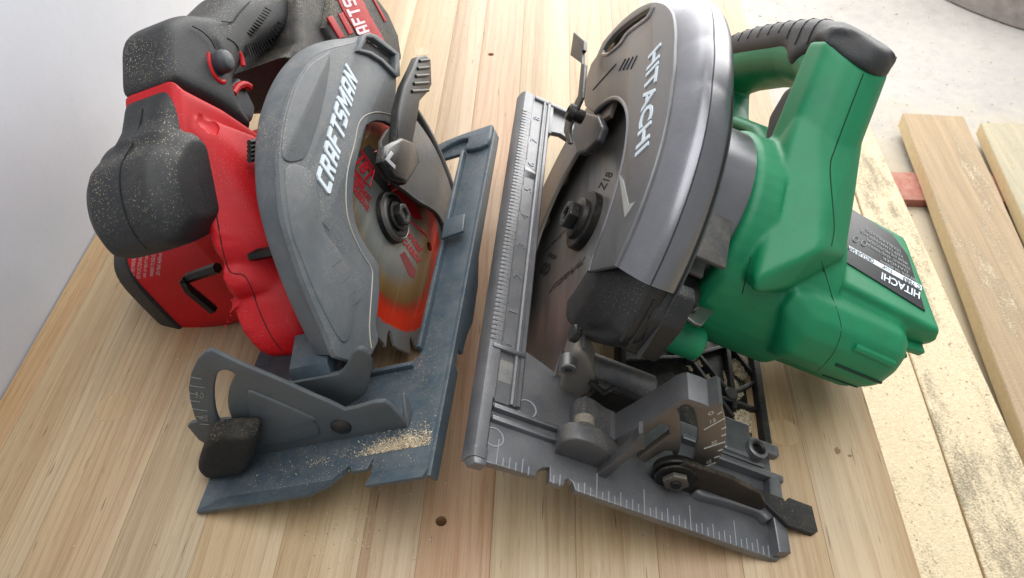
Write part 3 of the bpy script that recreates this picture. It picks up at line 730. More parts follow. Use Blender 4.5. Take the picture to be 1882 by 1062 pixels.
for k, txt in enumerate(('20V MAX 4600/min', 'WARNING TO REDUCE', 'RISK OF INJURY USE', 'EYE PROTECTION AND', 'READ THE MANUAL', 'TYPE 1 MADE IN')):
    u, v = 300-k*12, 470+k*2
    drape_text(txt, (u-6, v+36), (u-2, v-4), (u-13, v+35), 'warning_print', WR, red_m, body)
capm = loft_me(rings_x([(-74, 20, 20), (-71, 29, 30), (-64, 35, 36), (-52.5, 38, 39), (-51, 36, 37)], 160, 44, 3.6))
rp('motor_cap', capm, coat('cap_black', rgb((38, 39, 41)), .6, 0, .2, .3, .1), None, 50)
# pocket in the red side above the trigger, body split line
# black front knob
bul = [(120, 148), (110, 147.5), (101, 148), (93, 145), (85, 139), (78.5, 131), (75, 123), (74.5, 114), (81, 106), (96, 97), (114, 92), (134, 94), (138, 110), (136, 140)]
bb = []
cb = Vector((114, 121)); P = cr(bul, 2)
for t, f in ((-1, .60), (-.95, .70), (-.62, .965), (-.5, .99), (0, 1.0), (.5, .985), (.66, .95), (.96, .70), (1, .62)):
    bb.append([(20+t*(31 if t < 0 else 25), *(cb+(p-cb)*f)) for p in P])
bulb = loft_me(bb)
neck = prism_me('x', cr([(147, 157), (128, 151), (112, 147), (100, 120), (135, 90), (150, 100), (152, 140)], 3), 5, 39.5, 7, res=3)
grip_m = blend_me([bulb, neck], 1.2, 4)
fg = rp('front_grip', grip_m, RUB, None, 80)
smp = drape(grip_m, [(21.5, y, z) for y, z in ((146, 158), (137, 154), (128, 150), (116, 147), (100, 148), (92, 144), (85, 139), (78, 131), (75, 122), (75, 114))], (0, .75, -.66), .12)
rp('mould_seam', tube_me(cr(smp, 3, False), .4, 5), SEAM, fg)
# main handle
lobe_h = prism_me('x', cr([(147, 160.5), (158, 169), (173, 177), (190, 174), (206, 165), (216, 156), (214, 138), (190, 126), (184, 106), (178, 106), (166, 131), (150, 153)], 3), 5, 39, 7, res=3)
grip = loft_me([ring((22, y, z), (1, 0, 0), (0, .25, 1), 19, r, 28, 2.6) for y, z, r in ((196, 146, 20), (212, 145, 18), (240, 143, 17.5), (268, 133, 16), (300, 122, 17), (326, 112, 22))])
rp('main_handle', blend_me([lobe_h, grip], 1.6, 6), RUB, None, 80)
rp('trigger', blend_me([hull_me([(x, y, z) for x in (13, 31) for y, z in ((186, 128), (212, 124), (207, 104), (196, 101), (187, 108))], 3, 3)], 1.2, 4), DGRY)
tr = U('R', 'x', 33, (428, 172), (436, 160), (448, 155), (459, 160))
rp('trigger_collar', tube_me(cr(tr, 4, False), 2.2, 8), RED)
lo, = U('R', 'x', 39, (402, 116))
lk = rp('lock_button', blend_me([lathe_me([(34, .1), (34, 6), (43, 6.6), (46, 5.2), (47, .1)], (lo.y, lo.z), 'x', 24)], .8, 3), DGRY)
rp('button_recess', tube_me(cr(U('R', 'x', 38.6, (382, 98), (384, 118), (392, 138), (404, 150), (412, 150)), 4, False), 1.5, 8), RED, lk)
rp('grip_accent', tube_me(cr(U('R', 'x', 39, (438, 95), (444, 106), (447, 121)), 4, False), 1.4, 8), RED, lk)
# overmould grooves
gr = []
for k in range(11):
    gr.append(tube_me(U('R', 'x', 40.8, (455+k*3.2, 60-k*4.6), (466+k*3.2, 66-k*4.6)), .45, 5))
for k in range(15):
    gr.append(tube_me(U('R', 'x', 40.4, (453+k*4.2, 82-k*1.5+(.0 if k < 8 else -(k-8)*3.5)), (463+k*4.2, 110-k*3.2+(.0 if k < 8 else -(k-8)*3.5))), .45, 5))
rp('grip_grooves', join_meshes(gr), SEAM, None)
for pts in (((354, 48), (372, 58), (388, 74), (396, 90)), ((418, 70), (428, 76), (436, 84), (440, 94)), ((408, 39), (428, 40), (438, 26), (460, 2))):
    rp('overmould_seam', tube_me(cr(U('R', 'x', 41.0, *pts), 3, False), .35, 5), SEAM)
# --- battery and its receiver
rec = prism_me('x', [(236, 116), (262, 112), (300, 134), (345, 118), (336, 70), (280, 62), (246, 84)], -10, 50, 6)
rp('battery_receiver', rec, coat('speckled_black_plastic', rgb((34, 34, 35)), .6, 0, .3, 1.0, .1, dens=.6), None, 50)
bat = prism_me('x', [(290, 104), (326, 112), (384, 84), (392, 60), (388, 40), (372, 28), (320, 40), (286, 70)], -16, 56, 6, res=3)
battery = rp('battery_pack', bat, coat('battery_black', rgb((40, 40, 40)), .65, 0, .4, 1.0, .1, dens=.62), None, 45)
REDD = coat('dusty_red_plastic', rgb((170, 18, 34)), .6, 0, .6, 1.0, .1)
rl = U2('R', 'x', 56.6, (619, -6), (632, 22), (654, 57), (690, 80), (713, 88), (700, 62), (680, 28), (664, -6))
rp('battery_label', prism_me('x', rl, 55.6, 56.8, .3), REDD, battery)
for qd in (((601, 32), (611, 28), (634, 68), (624, 71)), ((622, 26), (630, 22), (650, 60), (642, 64)), ((684, -4), (688, -4), (711, 38), (707, 40))):
    rp('battery_accent', prism_me('x', U2('R', 'x', 56.6, *qd), 55.4, 56.9, .5), REDD, battery)
p0, p1, p2 = U('R', 'x', 56.9, (694, 90), (624, -60), (674, 98))
block_text('CRAFTSMAN', p0, p1, p2, .25, 'letter', plain('pink_print', rgb((226, 200, 206)), .6), battery)
# --- hex key stowed on the motor, strap bar, warning print
k0 = U('R', 'y', 100, (388, 500), (345, 515), (338, 520), (342, 530), (392, 568))
hk = U('R', 'x', 0, (388, 496), (350, 510)) 
key = [U('R', 'x', 24, (400, 492))[0], U('R', 'x', -2, (346, 510))[0], U('R', 'x', -4, (338, 519))[0], U('R', 'x', -4, (346, 531))[0], U('R', 'x', -4, (392, 569))[0]]
rp('hex_key', tube_me(key, 3.0, 6), BSTEEL, None, 30)
bar = U('R', 'x', 50, (460, 470), (500, 458))
rp('key_end', tube_me([bar[0], U('R', 'x', 64, (505, 462))[0]], 3.0, 6), BSTEEL, None, 30)
for k in range(5): rp('vent_rib', tube_me(U('R', 'x', 61, (458, 262+k*8), (476, 258+k*8)), 1.5, 6), BLK, body)
# ------------------------------------------------------------------ green saw
grn_saw = rig('H', 'circular_saw')
tag(grn_saw, 'green corded circular saw with metallic grey guard and ruled shoe on the right', 'circular saw')
SILV = coat('metallic_grey_guard', rgb((124, 124, 128)), .3, .82, .10, .3, .02, var=.1)
SILF = coat('metallic_grey_face', rgb((110, 110, 111)), .38, .55, .12, .3, .02, var=.12)
ALU = coat('grey_cast_shoe', rgb((112, 113, 116)), .36, .65, .22, .5, .04, var=.16)
ALUD = coat('grimy_cast_metal', rgb((84, 84, 86)), .45, .5, .5, .8, .05)
GRN = coat('green_plastic', rgb((6, 122, 78)), .5, 0, .04, .08, .03)
BLK2 = coat('black_moulded_cover', rgb((22, 23, 25)), .42, 0, .07, .3, .08)
RUB2 = coat('black_handle_rubber', rgb((38, 39, 42)), .55, 0, .12, .25, .08)
GRID = coat('black_grid_plastic', rgb((18, 19, 21)), .5, 0, .18, .5, .05)
HY, HZ = 149.0, 29.0
def hp(name, me, mat, parent=None, smooth=38): return link_mesh(name, me, mat, parent or grn_saw, smooth)
LITE2 = plain('raised_numeral_metal', rgb((122, 124, 128)), .4, .5)
LITE = plain('worn_edge_metal', rgb((168, 170, 174)), .4, .5)
# --- ruled shoe
prof = [(-2.6, -8), (-1.6, -2.4), (.4, -.2), (2, 0), (6.4, 0), (7.2, -1.6), (14.2, -1.6), (14.8, -.2), (16, 0), (16.6, -.9), (17.4, -.9), (18, 0), (19.6, 0), (20.4, -1), (20.4, -7), (0, -7.6)]
rail = loft_me([[(x, y, z) for x, z in prof] for y in (34, 60, 150, 297)])
prof2 = [(-2.6, -8), (-1.6, -2.4), (.4, -.2), (2, 0), (5.6, 0), (7.0, -2.5), (7, -7), (0, -7.6)]
rail2 = loft_me([[(x, y, z) for x, z in prof2] for y in (0, 20, 34.2)])
nose_ = hull_me([(x, y, z) for x, y, z in ((-2.6, 2, -8), (0, -3, -7), (1.5, -3.2, -1), (7, -2.6, -1), (7, 6, 0), (0, 6, 0), (-1.6, 3, -2.4), (7, -2.6, -7))], .6)
shoeH = hp('ruled_rail', join_meshes([rail, rail2, nose_]), ALU)
tk = []
for k in range(0, 65):
    y = 70+k*25.4/8
    tk.append(box_me(-.2, 2.8, y-.7, y+.7, -.4, .32, .3, 1))
hp('ruler_ridges', join_meshes(tk), ALU, shoeH)
hp('ruler_lines', join_meshes([box_me(2.8, 6.2 if k % 2 == 0 else 5.2, 70+k*25.4/8-.12, 70+k*25.4/8+.12, -.02, .05, 0) for k in range(65)]), plain('ruler_tick_grey', rgb((52, 53, 56)), .7), shoeH)  # thin dark grey tick lines beside the ridges
for n in range(9):
    y = 70+n*25.4
    hp('ruler_number', text_me(str(n), (13.4, y-2.0, -1.6), (13.4, y+(1.6 if n != 1 else -.4), -1.6), (8.8, y-2.0, -1.6), .35, .0), LITE2, shoeH)
for n in range(8):
    y = 70+n*25.4
    hp('ruler_line', join_meshes([box_me(7.6, 8.0, y+3, y+20, -1.7, -1.2, 0)]), ALU, shoeH)
hp('rail_step', box_me(2, 20, 64.5, 67, -2, .9, .6), ALU, shoeH); hp('rail_step', hull_me([(6.8, 212, .4), (14.4, 212, .4), (6.8, 220, -1.5), (14.4, 218, -1.5), (6.8, 208, -1.5), (14.4, 208, -1.5)], .3), ALU, shoeH)
hp('rail_recess', join_meshes([box_me(7.2, 18.4, 46, 60, -3.4, -1.2, .8)]), coat('recess_dusty_metal', rgb((104, 106, 108)), .6, .35, .8, .5, .05), shoeH)
# front plate with its notches
fe_ = U2('H', 'z', -3, (983, 876), (988, 866), (997, 860), (1010, 859), (1009, 886), (1036, 893), (1038, 884), (1044, 880), (1052, 887), (1057, 902))
fpoly = [(5.5, 0)]+[Vector((p.x, max(0, p.y))) for p in fe_]+[(163, 0), (167, 4), (167, 60), (150, 64), (75, 64), (62, 50), (58, 62), (52, 66), (46, 62), (20, 72), (6, 72)]
fp = hp('front_plate', prism_me('z', fpoly, -6.5, -2.4, .5), ALU)
tk = []
x = 12.0; k = 0
while x < 160:
    inn = [p.x for p in fe_]
    if not (inn[0]-1 < x < inn[3]+1 or inn[5]-1 < x < inn[9]+1):
        L = (14 if k % 8 == 0 else 8) if k % 4 == 0 else (6.5 if k % 2 == 0 else 5)
        tk.append(box_me(x-.22, x+.22, .6, L, -2.5, -2.1, 0))
    x += 25.4/8; k += 1
hp('front_ruler_marks', join_meshes(tk), LITE, fp)
for y_, t_ in ((22, .4), (28.5, .8)): hp('front_rib', box_me(6.6, 46, y_, y_+2.6, -3, t_, .8), ALU, fp)
for u, v in ((907, 803), (968, 751)):
    p, = U('H', 'z', -2.3, (u, v)); hp('ejector_mark', lathe_me([(-2.6, 4.6), (-2.05, 4.6), (-2.05, 5.2), (-2.6, 5.2)], (p.x, p.y), 'z', 28), LITE, fp)
rr = [(160, 1), (167.4, 3), (167.6, 46), (164, 47), (160.5, 43), (159, 30)]
hp('right_rim', prism_me('z', rr, -6, 3.2, 1.0), ALU, fp)
tr_ = U2('H', 'z', 2, (1278, 900), (1310, 898), (1345, 905), (1385, 920), (1414, 938), (1420, 950), (1410, 957), (1398, 946), (1380, 938), (1330, 922), (1290, 912))
hp('trough_ridge', prism_me('z', cr(tr_, 3), -3, 3.4, 1.3), ALU, fp)
# back cross bar
hp('rear_bar', join_meshes([prism_me('z', [(19, 262), (22, 268), (30, 271), (60, 262), (74, 255), (74, 297), (19, 297)], -7, -3.4, .6), box_me(8, 74, 293.5, 297.5, -7, 0, .9), box_me(19, 22.4, 262, 294, -7, -.6, .6)]), ALU)
# right half of the shoe: black ribbed plastic floor
gx0, gx1, gy0, gy1 = 74, 167.5, 64, 262
floorp = hp('ribbed_floor', prism_me('z', [(gx0, gy0), (gx1, gy0), (gx1, gy1), (gx0, gy1)], -7, -5.6, .3), GRID)
gr_ = [box_me(gx1-4.5, gx1, gy0, gy1, -7, 1.0, .5), box_me(gx0, gx0+3, gy0, gy1, -7, 1, .5), box_me(146, 149, gy0+22, gy1, -6, -1.2, .4), box_me(gx0, gx1, gy1-3, gy1, -7, 1, .5)]
def rib(x0, y0, x1, y1, w=1.1, top=-1.4):
    d = Vector((x1-x0, y1-y0)).normalized(); n = Vector((-d.y, d.x))*w
    return prism_me('z', [(x0+n.x, y0+n.y), (x1+n.x, y1+n.y), (x1-n.x, y1-n.y), (x0-n.x, y0-n.y)], -6, top, .3)
nodes = [(90, 140), (120, 112), (120, 168), (146, 84), (146, 140), (146, 196), (90, 196), (120, 224), (164, 112), (164, 168)]
for a, b in (((76, 118), (120, 168)), ((120, 112), (76, 154)), ((120, 112), (164, 146)), ((104, 140), (146, 96)), ((120, 168), (164, 118)), ((146, 96), (164, 112)), ((76, 210), (120, 168)), ((120, 168), (164, 212)), ((120, 224), (164, 180)), ((76, 90), (120, 112)), ((120, 112), (146, 80)), ((128, 90), (164, 92))):
    gr_.append(rib(*a, *b))
for a in ((120, 112), (120, 168), (146, 96)): gr_.append(cyl_me('z', a, 4.2, -6, -.9, 20, .4))
hp('grid_ribs', join_meshes(gr_), GRID, floorp)
# lug with threaded insert, guide ledges on the right
lg_ = U2('H', 'z', 2, (1350, 800), (1398, 812), (1428, 828), (1420, 850), (1404, 860), (1362, 852))
lug = hp('fence_lug', blend_me([box_me(134, 152, 52, 74, -6, 3.2, 1), box_me(150, 170, 60, 67, -6, 3, 1)], .8, 3), ALU)
n0, = U('H', 'z', 4, (1389, 827))
hp('threaded_insert', lathe_me([(1, 4.2), (1, 6.2), (6.4, 6.0), (6.8, 5.4), (6.8, 4.2)], (n0.x, n0.y), 'z', 28), ALU, lug)
hp('insert_thread', join_meshes([lathe_me([(1+k*1.1, 4.3), (1.5+k*1.1, 3.2), (2+k*1.1, 4.3)], (n0.x, n0.y), 'z', 24) for k in range(5)]), BSTEEL, lug)
hp('guide_ledge', join_meshes([box_me(120, 170, 44, 48, -6, 3.0, .9), box_me(110, 160, 50, 53, -6, 1.4, .8)]), ALU)
# --- tilting bracket with the bevel scale
YA = 30
arm = U2('H', 'y', YA, (1042, 812), (1046, 796), (1058, 783), (1075, 778), (1092, 786), (1112, 800), (1130, 808), (1170, 786), (1225, 752), (1245, 739), (1264, 733), (1290, 741), (1303, 747), (1324, 738), (1333, 770), (1335, 799), (1330, 828), (1319, 850), (1284, 860), (1240, 870), (1180, 880), (1104, 884), (1070, 850))
sl = U2('H', 'y', YA, (1257, 745), (1273, 751), (1281, 780), (1281, 812), (1273, 849), (1262, 856), (1244, 849), (1250, 828), (1252, 800), (1250, 772), (1245, 752))
w1 = U2('H', 'y', YA, (1189, 798), (1215, 779), (1228, 784), (1231, 799), (1200, 822), (1165, 848), (1150, 842))
w2 = U2('H', 'y', YA, (1176, 858), (1223, 829), (1235, 830), (1239, 848), (1210, 866), (1180, 870))
armo = hp('bevel_bracket', prism_me('y', arm, YA, YA+4, .9, [cr(sl, 2), w1, w2]), coat('bronzed_cast_metal', rgb((116, 108, 100)), .36, .55, .25, .5, .04))
def strip(pxs, y0, y1, th, name, par, mat, bev=.8):
    pts = U2('H', 'y', y0, *pxs); n = len(pts); secs = []
    for i, p in enumerate(pts):
        t = (pts[min(i+1, n-1)]-pts[max(i-1, 0)]).normalized(); nrm = Vector((-t.y, t.x))*-th
        secs.append([(p.x, y0, p.y), (p.x, y1, p.y), (p.x+nrm.x, y1, p.y+nrm.y), (p.x+nrm.x, y0, p.y+nrm.y)])
    return hp(name, loft_me(secs), mat, par)
strip([(1108, 800), (1130, 808), (1170, 786), (1225, 752), (1245, 739), (1256, 735), (1266, 733), (1290, 741), (1303, 747), (1322, 739)], YA-.6, YA+15, 3, 'bracket_flange', armo, ALU)
strip([(1042, 812), (1046, 796), (1058, 783), (1075, 778), (1092, 786), (1112, 800), (1130, 808)], YA-.4, YA+16, 3, 'hinge_ear', armo, ALUD)
tk = []
ctr_px = (1205, 800)
for (u, v, L) in ((1319, 740, 18), (1326, 757, 8), (1331, 769, 40), (1334, 785, 8), (1334, 798, 8), (1332, 812, 38), (1328, 826, 8), (1322, 838, 9), (1315, 850, 30)):
    d = Vector((ctr_px[0]-u, ctr_px[1]-v+22)).normalized()
    tk.append(tube_me(U('H', 'y', YA-.1, (u, v), (u+d.x*L*1.0, v+abs(d.y)*L*.6+L*.28)), .3, 5))
for s, u, v in (('0', 1300, 758), ('15', 1304, 772), ('30', 1306, 812), ('45', 1296, 848)):
    p0, p1, p2 = U('H', 'y', YA-.05, (u+2, v+6), (u+12, v+2), (u+1, v)); tk.append(text_me(s, p0, p1, p2, .15))
hp('bevel_scale', join_meshes(tk), plain('scale_lines', rgb((184, 182, 176)), .5), armo)
hp('hinge_pin', lathe_me([(27.6, .1), (27.6, 4.0), (28.2, 5.0), (YA+3, 5.0), (YA+3, .1)], tuple(U2('H', 'y', 27.8, (1073, 787))[0]), 'y', 28), coat('dusty_pin', rgb((104, 100, 94)), .7, .2, .6, .8, .1, film=.1), armo)
be = U2('H', 'y', 17, (1018, 832), (1022, 821), (1031, 812), (1044, 807), (1060, 806), (1082, 811), (1106, 821), (1126, 836), (1140, 856))
hp('base_ear', prism_me('y', be+[Vector((be[-1].x, -3)), Vector((be[0].x-1, -3))], 17, 27.2, 1.2), ALUD)
hp('front_bar', prism_me('y', U2('H', 'y', 15, (1088, 878), (1098, 866), (1150, 826), (1172, 800), (1174, 790), (1182, 788), (1186, 820), (1172, 824), (1150, 842), (1106, 882)), 13, 20, 1.0), ALUD)
# bevel lock: washers, nut, lever with paddle
bp_, = U('H', 'y', 18, (1242, 886))
lk_ = hp('bevel_lock', lathe_me([(26, .1), (26, 11), (22.6, 12), (21.8, 11.5), (21.6, 9.4), (20.6, 10.2), (19.8, 9.6), (19.6, .1)], (bp_.x, bp_.z), 'y', 44), BSTEEL)
hexn = [(bp_.x+6.6*math.cos(k*math.pi/3+.2), bp_.z+6.6*math.sin(k*math.pi/3+.2)) for k in range(6)]
hp('lock_nut', prism_me('y', hexn, 16.8, 19.8, .7), coat('worn_nut', rgb((92, 88, 82)), .45, .6, .3, .6, .03), lk_)
hp('lock_stud', cyl_me('y', (bp_.x, bp_.z), 2.8, 17, 15.6, 16, .4), BSTEEL, lk_)
lvb = U2('H', 'y', 22, (1225, 862), (1260, 848), (1300, 862), (1350, 880), (1398, 905), (1408, 928), (1398, 935), (1340, 922), (1290, 905), (1250, 905))
lbar = hp('lock_lever', prism_me('y', lvb, 21, 24, .7), coat('brown_black_steel', rgb((40, 34, 29)), .5, .4, .4, .7, .04))
pad_ = U2('H', 'z', 6, (1398, 900), (1440, 915), (1445, 923), (1451, 914), (1493, 930), (1504, 976), (1495, 982), (1449, 965), (1407, 924))
hp('lever_paddle', prism_me('z', pad_, 3.2, 6, .5), coat('black_paddle', rgb((34, 34, 34)), .5, .3, .12, .4, .04), lbar)
# --- hinge block, tube and dark casting behind the bracket
tA, = U('H', 'y', 66, (1072, 678)); tB, = U('H', 'y', 66, (1196, 716))
tube_c = ((tA.y+tB.y)/2, (tA.z+tB.z)/2)
hg = hp('hinge_tube', lathe_me([(tA.x-2, .1), (tA.x-2, 8.6), (tB.x-.6, 8.6), (tB.x, 8), (tB.x, .1)], tube_c, 'x', 32), ALUD)
blk_ = U2('H', 'y', 58, (1030, 728), (1032, 690), (1046, 650), (1062, 638), (1078, 648), (1094, 690), (1088, 720), (1062, 742), (1040, 746))
hp('hinge_block', blend_me([prism_me('y', cr(blk_, 2), 56, 74, 2)], .9, 4), coat('scuffed_casting', rgb((118, 114, 110)), .5, .4, .6, .6, .05, film=.08), hg)
s0, = U('H', 'y', 56, (1045, 664))
hp('block_stub', lathe_me([(58, .1), (58, 4.4), (51, 4.2), (50.4, 3.6), (50.4, 1.8), (53, 1.8), (53, .1)], (s0.x, s0.z), 'y', 20), STEEL, hg)
cst = U2('H', 'y', 56, (1036, 742), (1080, 722), (1100, 700), (1192, 738), (1150, 770), (1126, 790), (1112, 800), (1092, 786), (1060, 776), (1040, 772))
hp('casting', prism_me('y', cst, 53, 58, 1.2), coat('grimy_black_casting', rgb((34, 32, 30)), .55, .3, .45, .9, .08), hg)
hp('casting_rib', tube_me(U('H', 'y', 52.5, (1085, 702), (1110, 722), (1128, 712), (1180, 736)), 1.6, 6), BLK2, hg)
# --- upper guard
prf = [(26, 102.6), (26.6, 104), (28, 106.8), (30, 109.8), (32, 112.4), (34, 114.4), (36, 115.7), (38.2, 116.1), (38.7, 115.3), (39.2, 116), (43, 115.6), (47, 114.4), (50.5, 112.8), (53, 110.6), (55, 107), (55, 100), (36, 108), (29, 100)]
A1 = 150
OFF = [(7, 15), (15, 33), (27, 29), (54, 18), (69, 12.5), (85, 4), (100, 0), (180, 0)]
def off(a):
    for (a0, v0), (a1, v1) in zip(OFF, OFF[1:]):
        if a0 <= a <= a1: return v0+(v1-v0)*(a-a0)/(a1-a0)
    return 0
def pol(r, a): return Vector((HY+r*math.cos(R_(a)), HZ+r*math.sin(R_(a))))
secs = []
for i in range(0, 121):
    a = A1-(A1-14)*i/120
    k = max(0, min(1, (a-14)/40))
    secs.append([((x if x < 36 else 36+(x-36)*(.35+.65*k)), *pol((r if r > 101 else r)+off(a), a)) for x, r in prf])
rimH = loft_me(secs)
arc = [pol(103.6+off(a), a) for a in range(12, A1+1, 3)]
inner = U2('H', 'x', 26, (1086, 500), (1094, 470), (1110, 430), (1126, 382), (1141, 330), (1152, 280), (1157, 235), (1155, 205), (1147, 188), (1136, 181), (1122, 184), (1108, 194), (1096, 208))
rear_ = U2('H', 'x', 26, (1078, 196), (1074, 168), (1080, 148), (1090, 118))
facepts = arc+inner+rear_
holeH = U2('H', 'x', 26, (1112, 92), (1130, 66), (1160, 40), (1192, 20), (1198, 18), (1190, 32), (1168, 48), (1152, 62), (1140, 80), (1120, 98))
gH = hp('upper_guard', rimH, SILV, None, 42)
hp('guard_face', prism_me('x', facepts, 24.6, 27.4, .8, [cr(holeH, 2)]), SILF, gH)
hp('opening_lip', tube_me(cr([Vector((25.6, p.x, p.y)) for p in inner], 3, False), 1.5, 8), SILV, gH)
hp('chute_lip', tube_me(cr([Vector((25.2, p.x, p.y)) for p in U2('H', 'x', 25, (1108, 100), (1120, 100), (1142, 82), (1154, 64), (1170, 50), (1192, 34), (1204, 14))], 3, False), 1.5, 8), SILV, gH)
secs = [[(53, *pol(112, a)), (55, *pol(109, a)), (55, *pol(20, a)), (53, *pol(20, a))] for a in range(20, 172, 4)]
hp('guard_back', loft_me(secs), SILF, gH)
hp('guard_inner', prism_me('x', [pol(100, a) for a in range(20, 172, 5)]+[pol(30, 172), pol(30, 20)], 43.5, 46, .4), coat('guard_inner_black', rgb((30, 30, 31)), .6, .2, .2, .2, .03), gH)
p0, p1, p2 = U('H', 'x', 24.6, (1193, 104), (1168, 290), (1216, 78))
hp('lettering', text_me('HITACHI', p0, p1, p2, .6, .018, 1.0), WHT, gH)
hp('guard_mark', prism_me('x', U2('H', 'x', 24.5, (1139, 322), (1146, 332), (1156, 376), (1168, 371), (1149, 400)), 24.2, 24.65, 0), plain('silver_print', rgb((166, 166, 164)), .4, .3), gH)
mkh = []
for k in range(4):
    mkh.append(tube_me(U('H', 'x', 24.5, (1138+k*7, 130-k*1.0), (1150+k*7, 108-k*2)), .5, 5))
mkh.append(tube_me(U('H', 'x', 24.5, (1090, 165), (1132, 118)), .45, 5))
hp('arrow_mark', join_meshes(mkh), BLK2, gH)
# black front cover continues the guard
def cov_r(a): return 112 if a < 164 else 112-(a-164)*1.65
secs = []
for a in [A1+.5+k*1.4 for k in range(23)]:
    R2 = cov_r(a); R1 = min(84, R2-8)
    secs.append([(x, *pol(r, a)) for x, r in ((28, 64), (28, R1-2), (29, R1+1), (34, R1+(R2-R1)*.62), (38, R2-2), (41, R2), (49, R2-1.4), (52, R2-4), (52, 64))])
cov = loft_me(secs)
cbk = hull_me([(x, y, z) for x in (47, 64) for y, z in ((62, 84), (54, 84), (46, 72), (44, 50), (52, 44), (80, 52))], 1.2)
cv = hp('front_cover', join_meshes([cov, cbk]), BLK2, None, 35)
for k in range(2): hp('cover_rib', tube_me([(41+k*4.6, *pol(111.8-k*.7, a)) for a in range(int(A1)+3, 167, 3)], .8, 6), BLK2, cv)
sc, = U('H', 'x', 26.5, (1051, 611))
hp('cover_screw', cyl_me('x', (sc.y, sc.z), 4.4, 30, 26.2, 20, .8), BSTEEL, cv)
cb_, = U('H', 'x', 66, (1215, 558))
hp('cover_boss', cyl_me('x', (cb_.y, cb_.z), 6, 50, 70, 24, 1), BLK2, cv)
# --- blade, flange, bolt
BL_H = blade_mat('blade_steel_worn', [(0, rgb((158, 154, 150))), (.5, rgb((150, 146, 142))), (.75, rgb((112, 111, 110))), (.92, rgb((128, 128, 128)))], (HY, HZ), .6, .25)
bh = hp('blade', blade_me((HY, HZ), 92, 18, 37, 38.8, 1), BL_H)
fh = hp('blade_flange', lathe_me([(37, .1), (37, 17), (32.8, 17), (31.8, 16), (31.6, 12), (29.4, 11.5), (28.8, 10.5), (28.8, .1)], (HY, HZ), 'x', 48), BSTEEL)
hexbolt((HY, HZ), 23, 28.9, 8.2, BSTEEL, 'blade_bolt', fh)
hp('bolt_socket', cyl_me('x', (HY, HZ), 4.4, 28.6, 25, 16, .1), STEEL, fh)
HPR = plain('black_blade_print', rgb((40, 36, 33)), .6)
def htext(s, a, b_, c, bold=.0):
    p0, p1, p2 = U('H', 'x', 36.86, a, b_, c)
    hp('print', text_me(s, p0, p1, p2, -.12, bold), HPR, bh)
htext('18', (1024, 470), (1003, 508), (1010, 464), .02)
htext('ETERNAL', (1008, 540), (1070, 486), (1018, 522), .02)
htext('185 mm', (996, 468), (1030, 436), (1000, 462))
htext('MAX RPM', (1010, 452), (1040, 424), (1014, 446))
htext('Z18', (1110, 350), (1128, 318), (1098, 346), .02)
# --- lower guard with lifting lever
LGH = coat('taupe_lower_guard', rgb((122, 114, 106)), .45, .4, .2, .4, .03)
lgh = hp('lower_guard', join_meshes([lathe_me([(29, 60), (28, 61), (28, 95), (29, 97), (48, 97), (48, 95.4), (30.2, 95.4), (30.2, 60)], (HY, HZ), 'x', 90, -100, 40)]), LGH)
tabp = U2('H', 'x', 22, (1050, 250), (1056, 222), (1074, 206), (1098, 212), (1106, 232), (1096, 258), (1076, 278), (1060, 282))
hp('guard_tab', blend_me([prism_me('x', tabp, 22, 27, 1.0)], .8, 2), coat('dark_grey_casting', rgb((62, 62, 65)), .4, .5, .2, .4, .04), lgh)
lvp = U('H', 'x', 14, (1066, 120), (1080, 122), (1082, 128), (1076, 180), (1068, 198), (1050, 232), (1048, 246), (1052, 268))
lvr = hp('lift_lever', prism_me('x', U2('H', 'x', 14, (1076, 118), (1083, 122), (1078, 182), (1056, 232), (1054, 246), (1058, 266), (1052, 268), (1044, 246), (1046, 228), (1070, 180)), 11, 13, .5), BLK, lgh)
hp('lever_pad', prism_me('x', U2('H', 'x', 14, (1064, 63), (1084, 80), (1083, 96), (1080, 100), (1080, 122), (1058, 106)), 10, 12.4, .5), BLK, lgh)
s1, = U('H', 'x', 10, (1051, 207))
hp('lever_screw', lathe_me([(17, .1), (17, 4), (11.5, 4), (11, 5.2), (8, 4.8), (7.4, 3.4), (8.6, .1)], (s1.y, s1.z), 'x', 24), BSTEEL, lgh)
# --- gear case between guard and motor
gc = hp('gear_case', lathe_me([(54, 10), (54, 42), (70, 42.5), (83, 43), (85, 41), (85, 10)], (139, 74), 'x', 56), SILV)
for k in range(3):
    hp('gear_case_fin', hull_me([(x, y, z) for x in (56, 79-4*k) for y, z in ((80+3*k, 88-12*k), (110, 100-12*k), (110, 97-12*k), (80+3*k, 86-12*k))], .3), ALUD, gc)
hp('gear_case_block', hull_me([(x, y, z) for x in (56, 82) for y, z in ((84, 66), (76, 60), (76, 44), (100, 36), (112, 60))], 2.5), BLK2, gc)
up_ = U2('H', 'x', 80, (1277, 529), (1280, 556), (1285, 565), (1256, 582), (1250, 556), (1262, 532))
dlv = hp('depth_lever', prism_me('x', up_, 79, 81, .5), STEEL)
zf = U('H', 'x', 80, (1270, 574))[0].z
hp('lever_foot', prism_me('z', U2('H', 'z', zf, (1256, 581), (1284, 564), (1311, 574), (1288, 600), (1276, 596)), zf-1, zf+1, .5), STEEL, dlv)
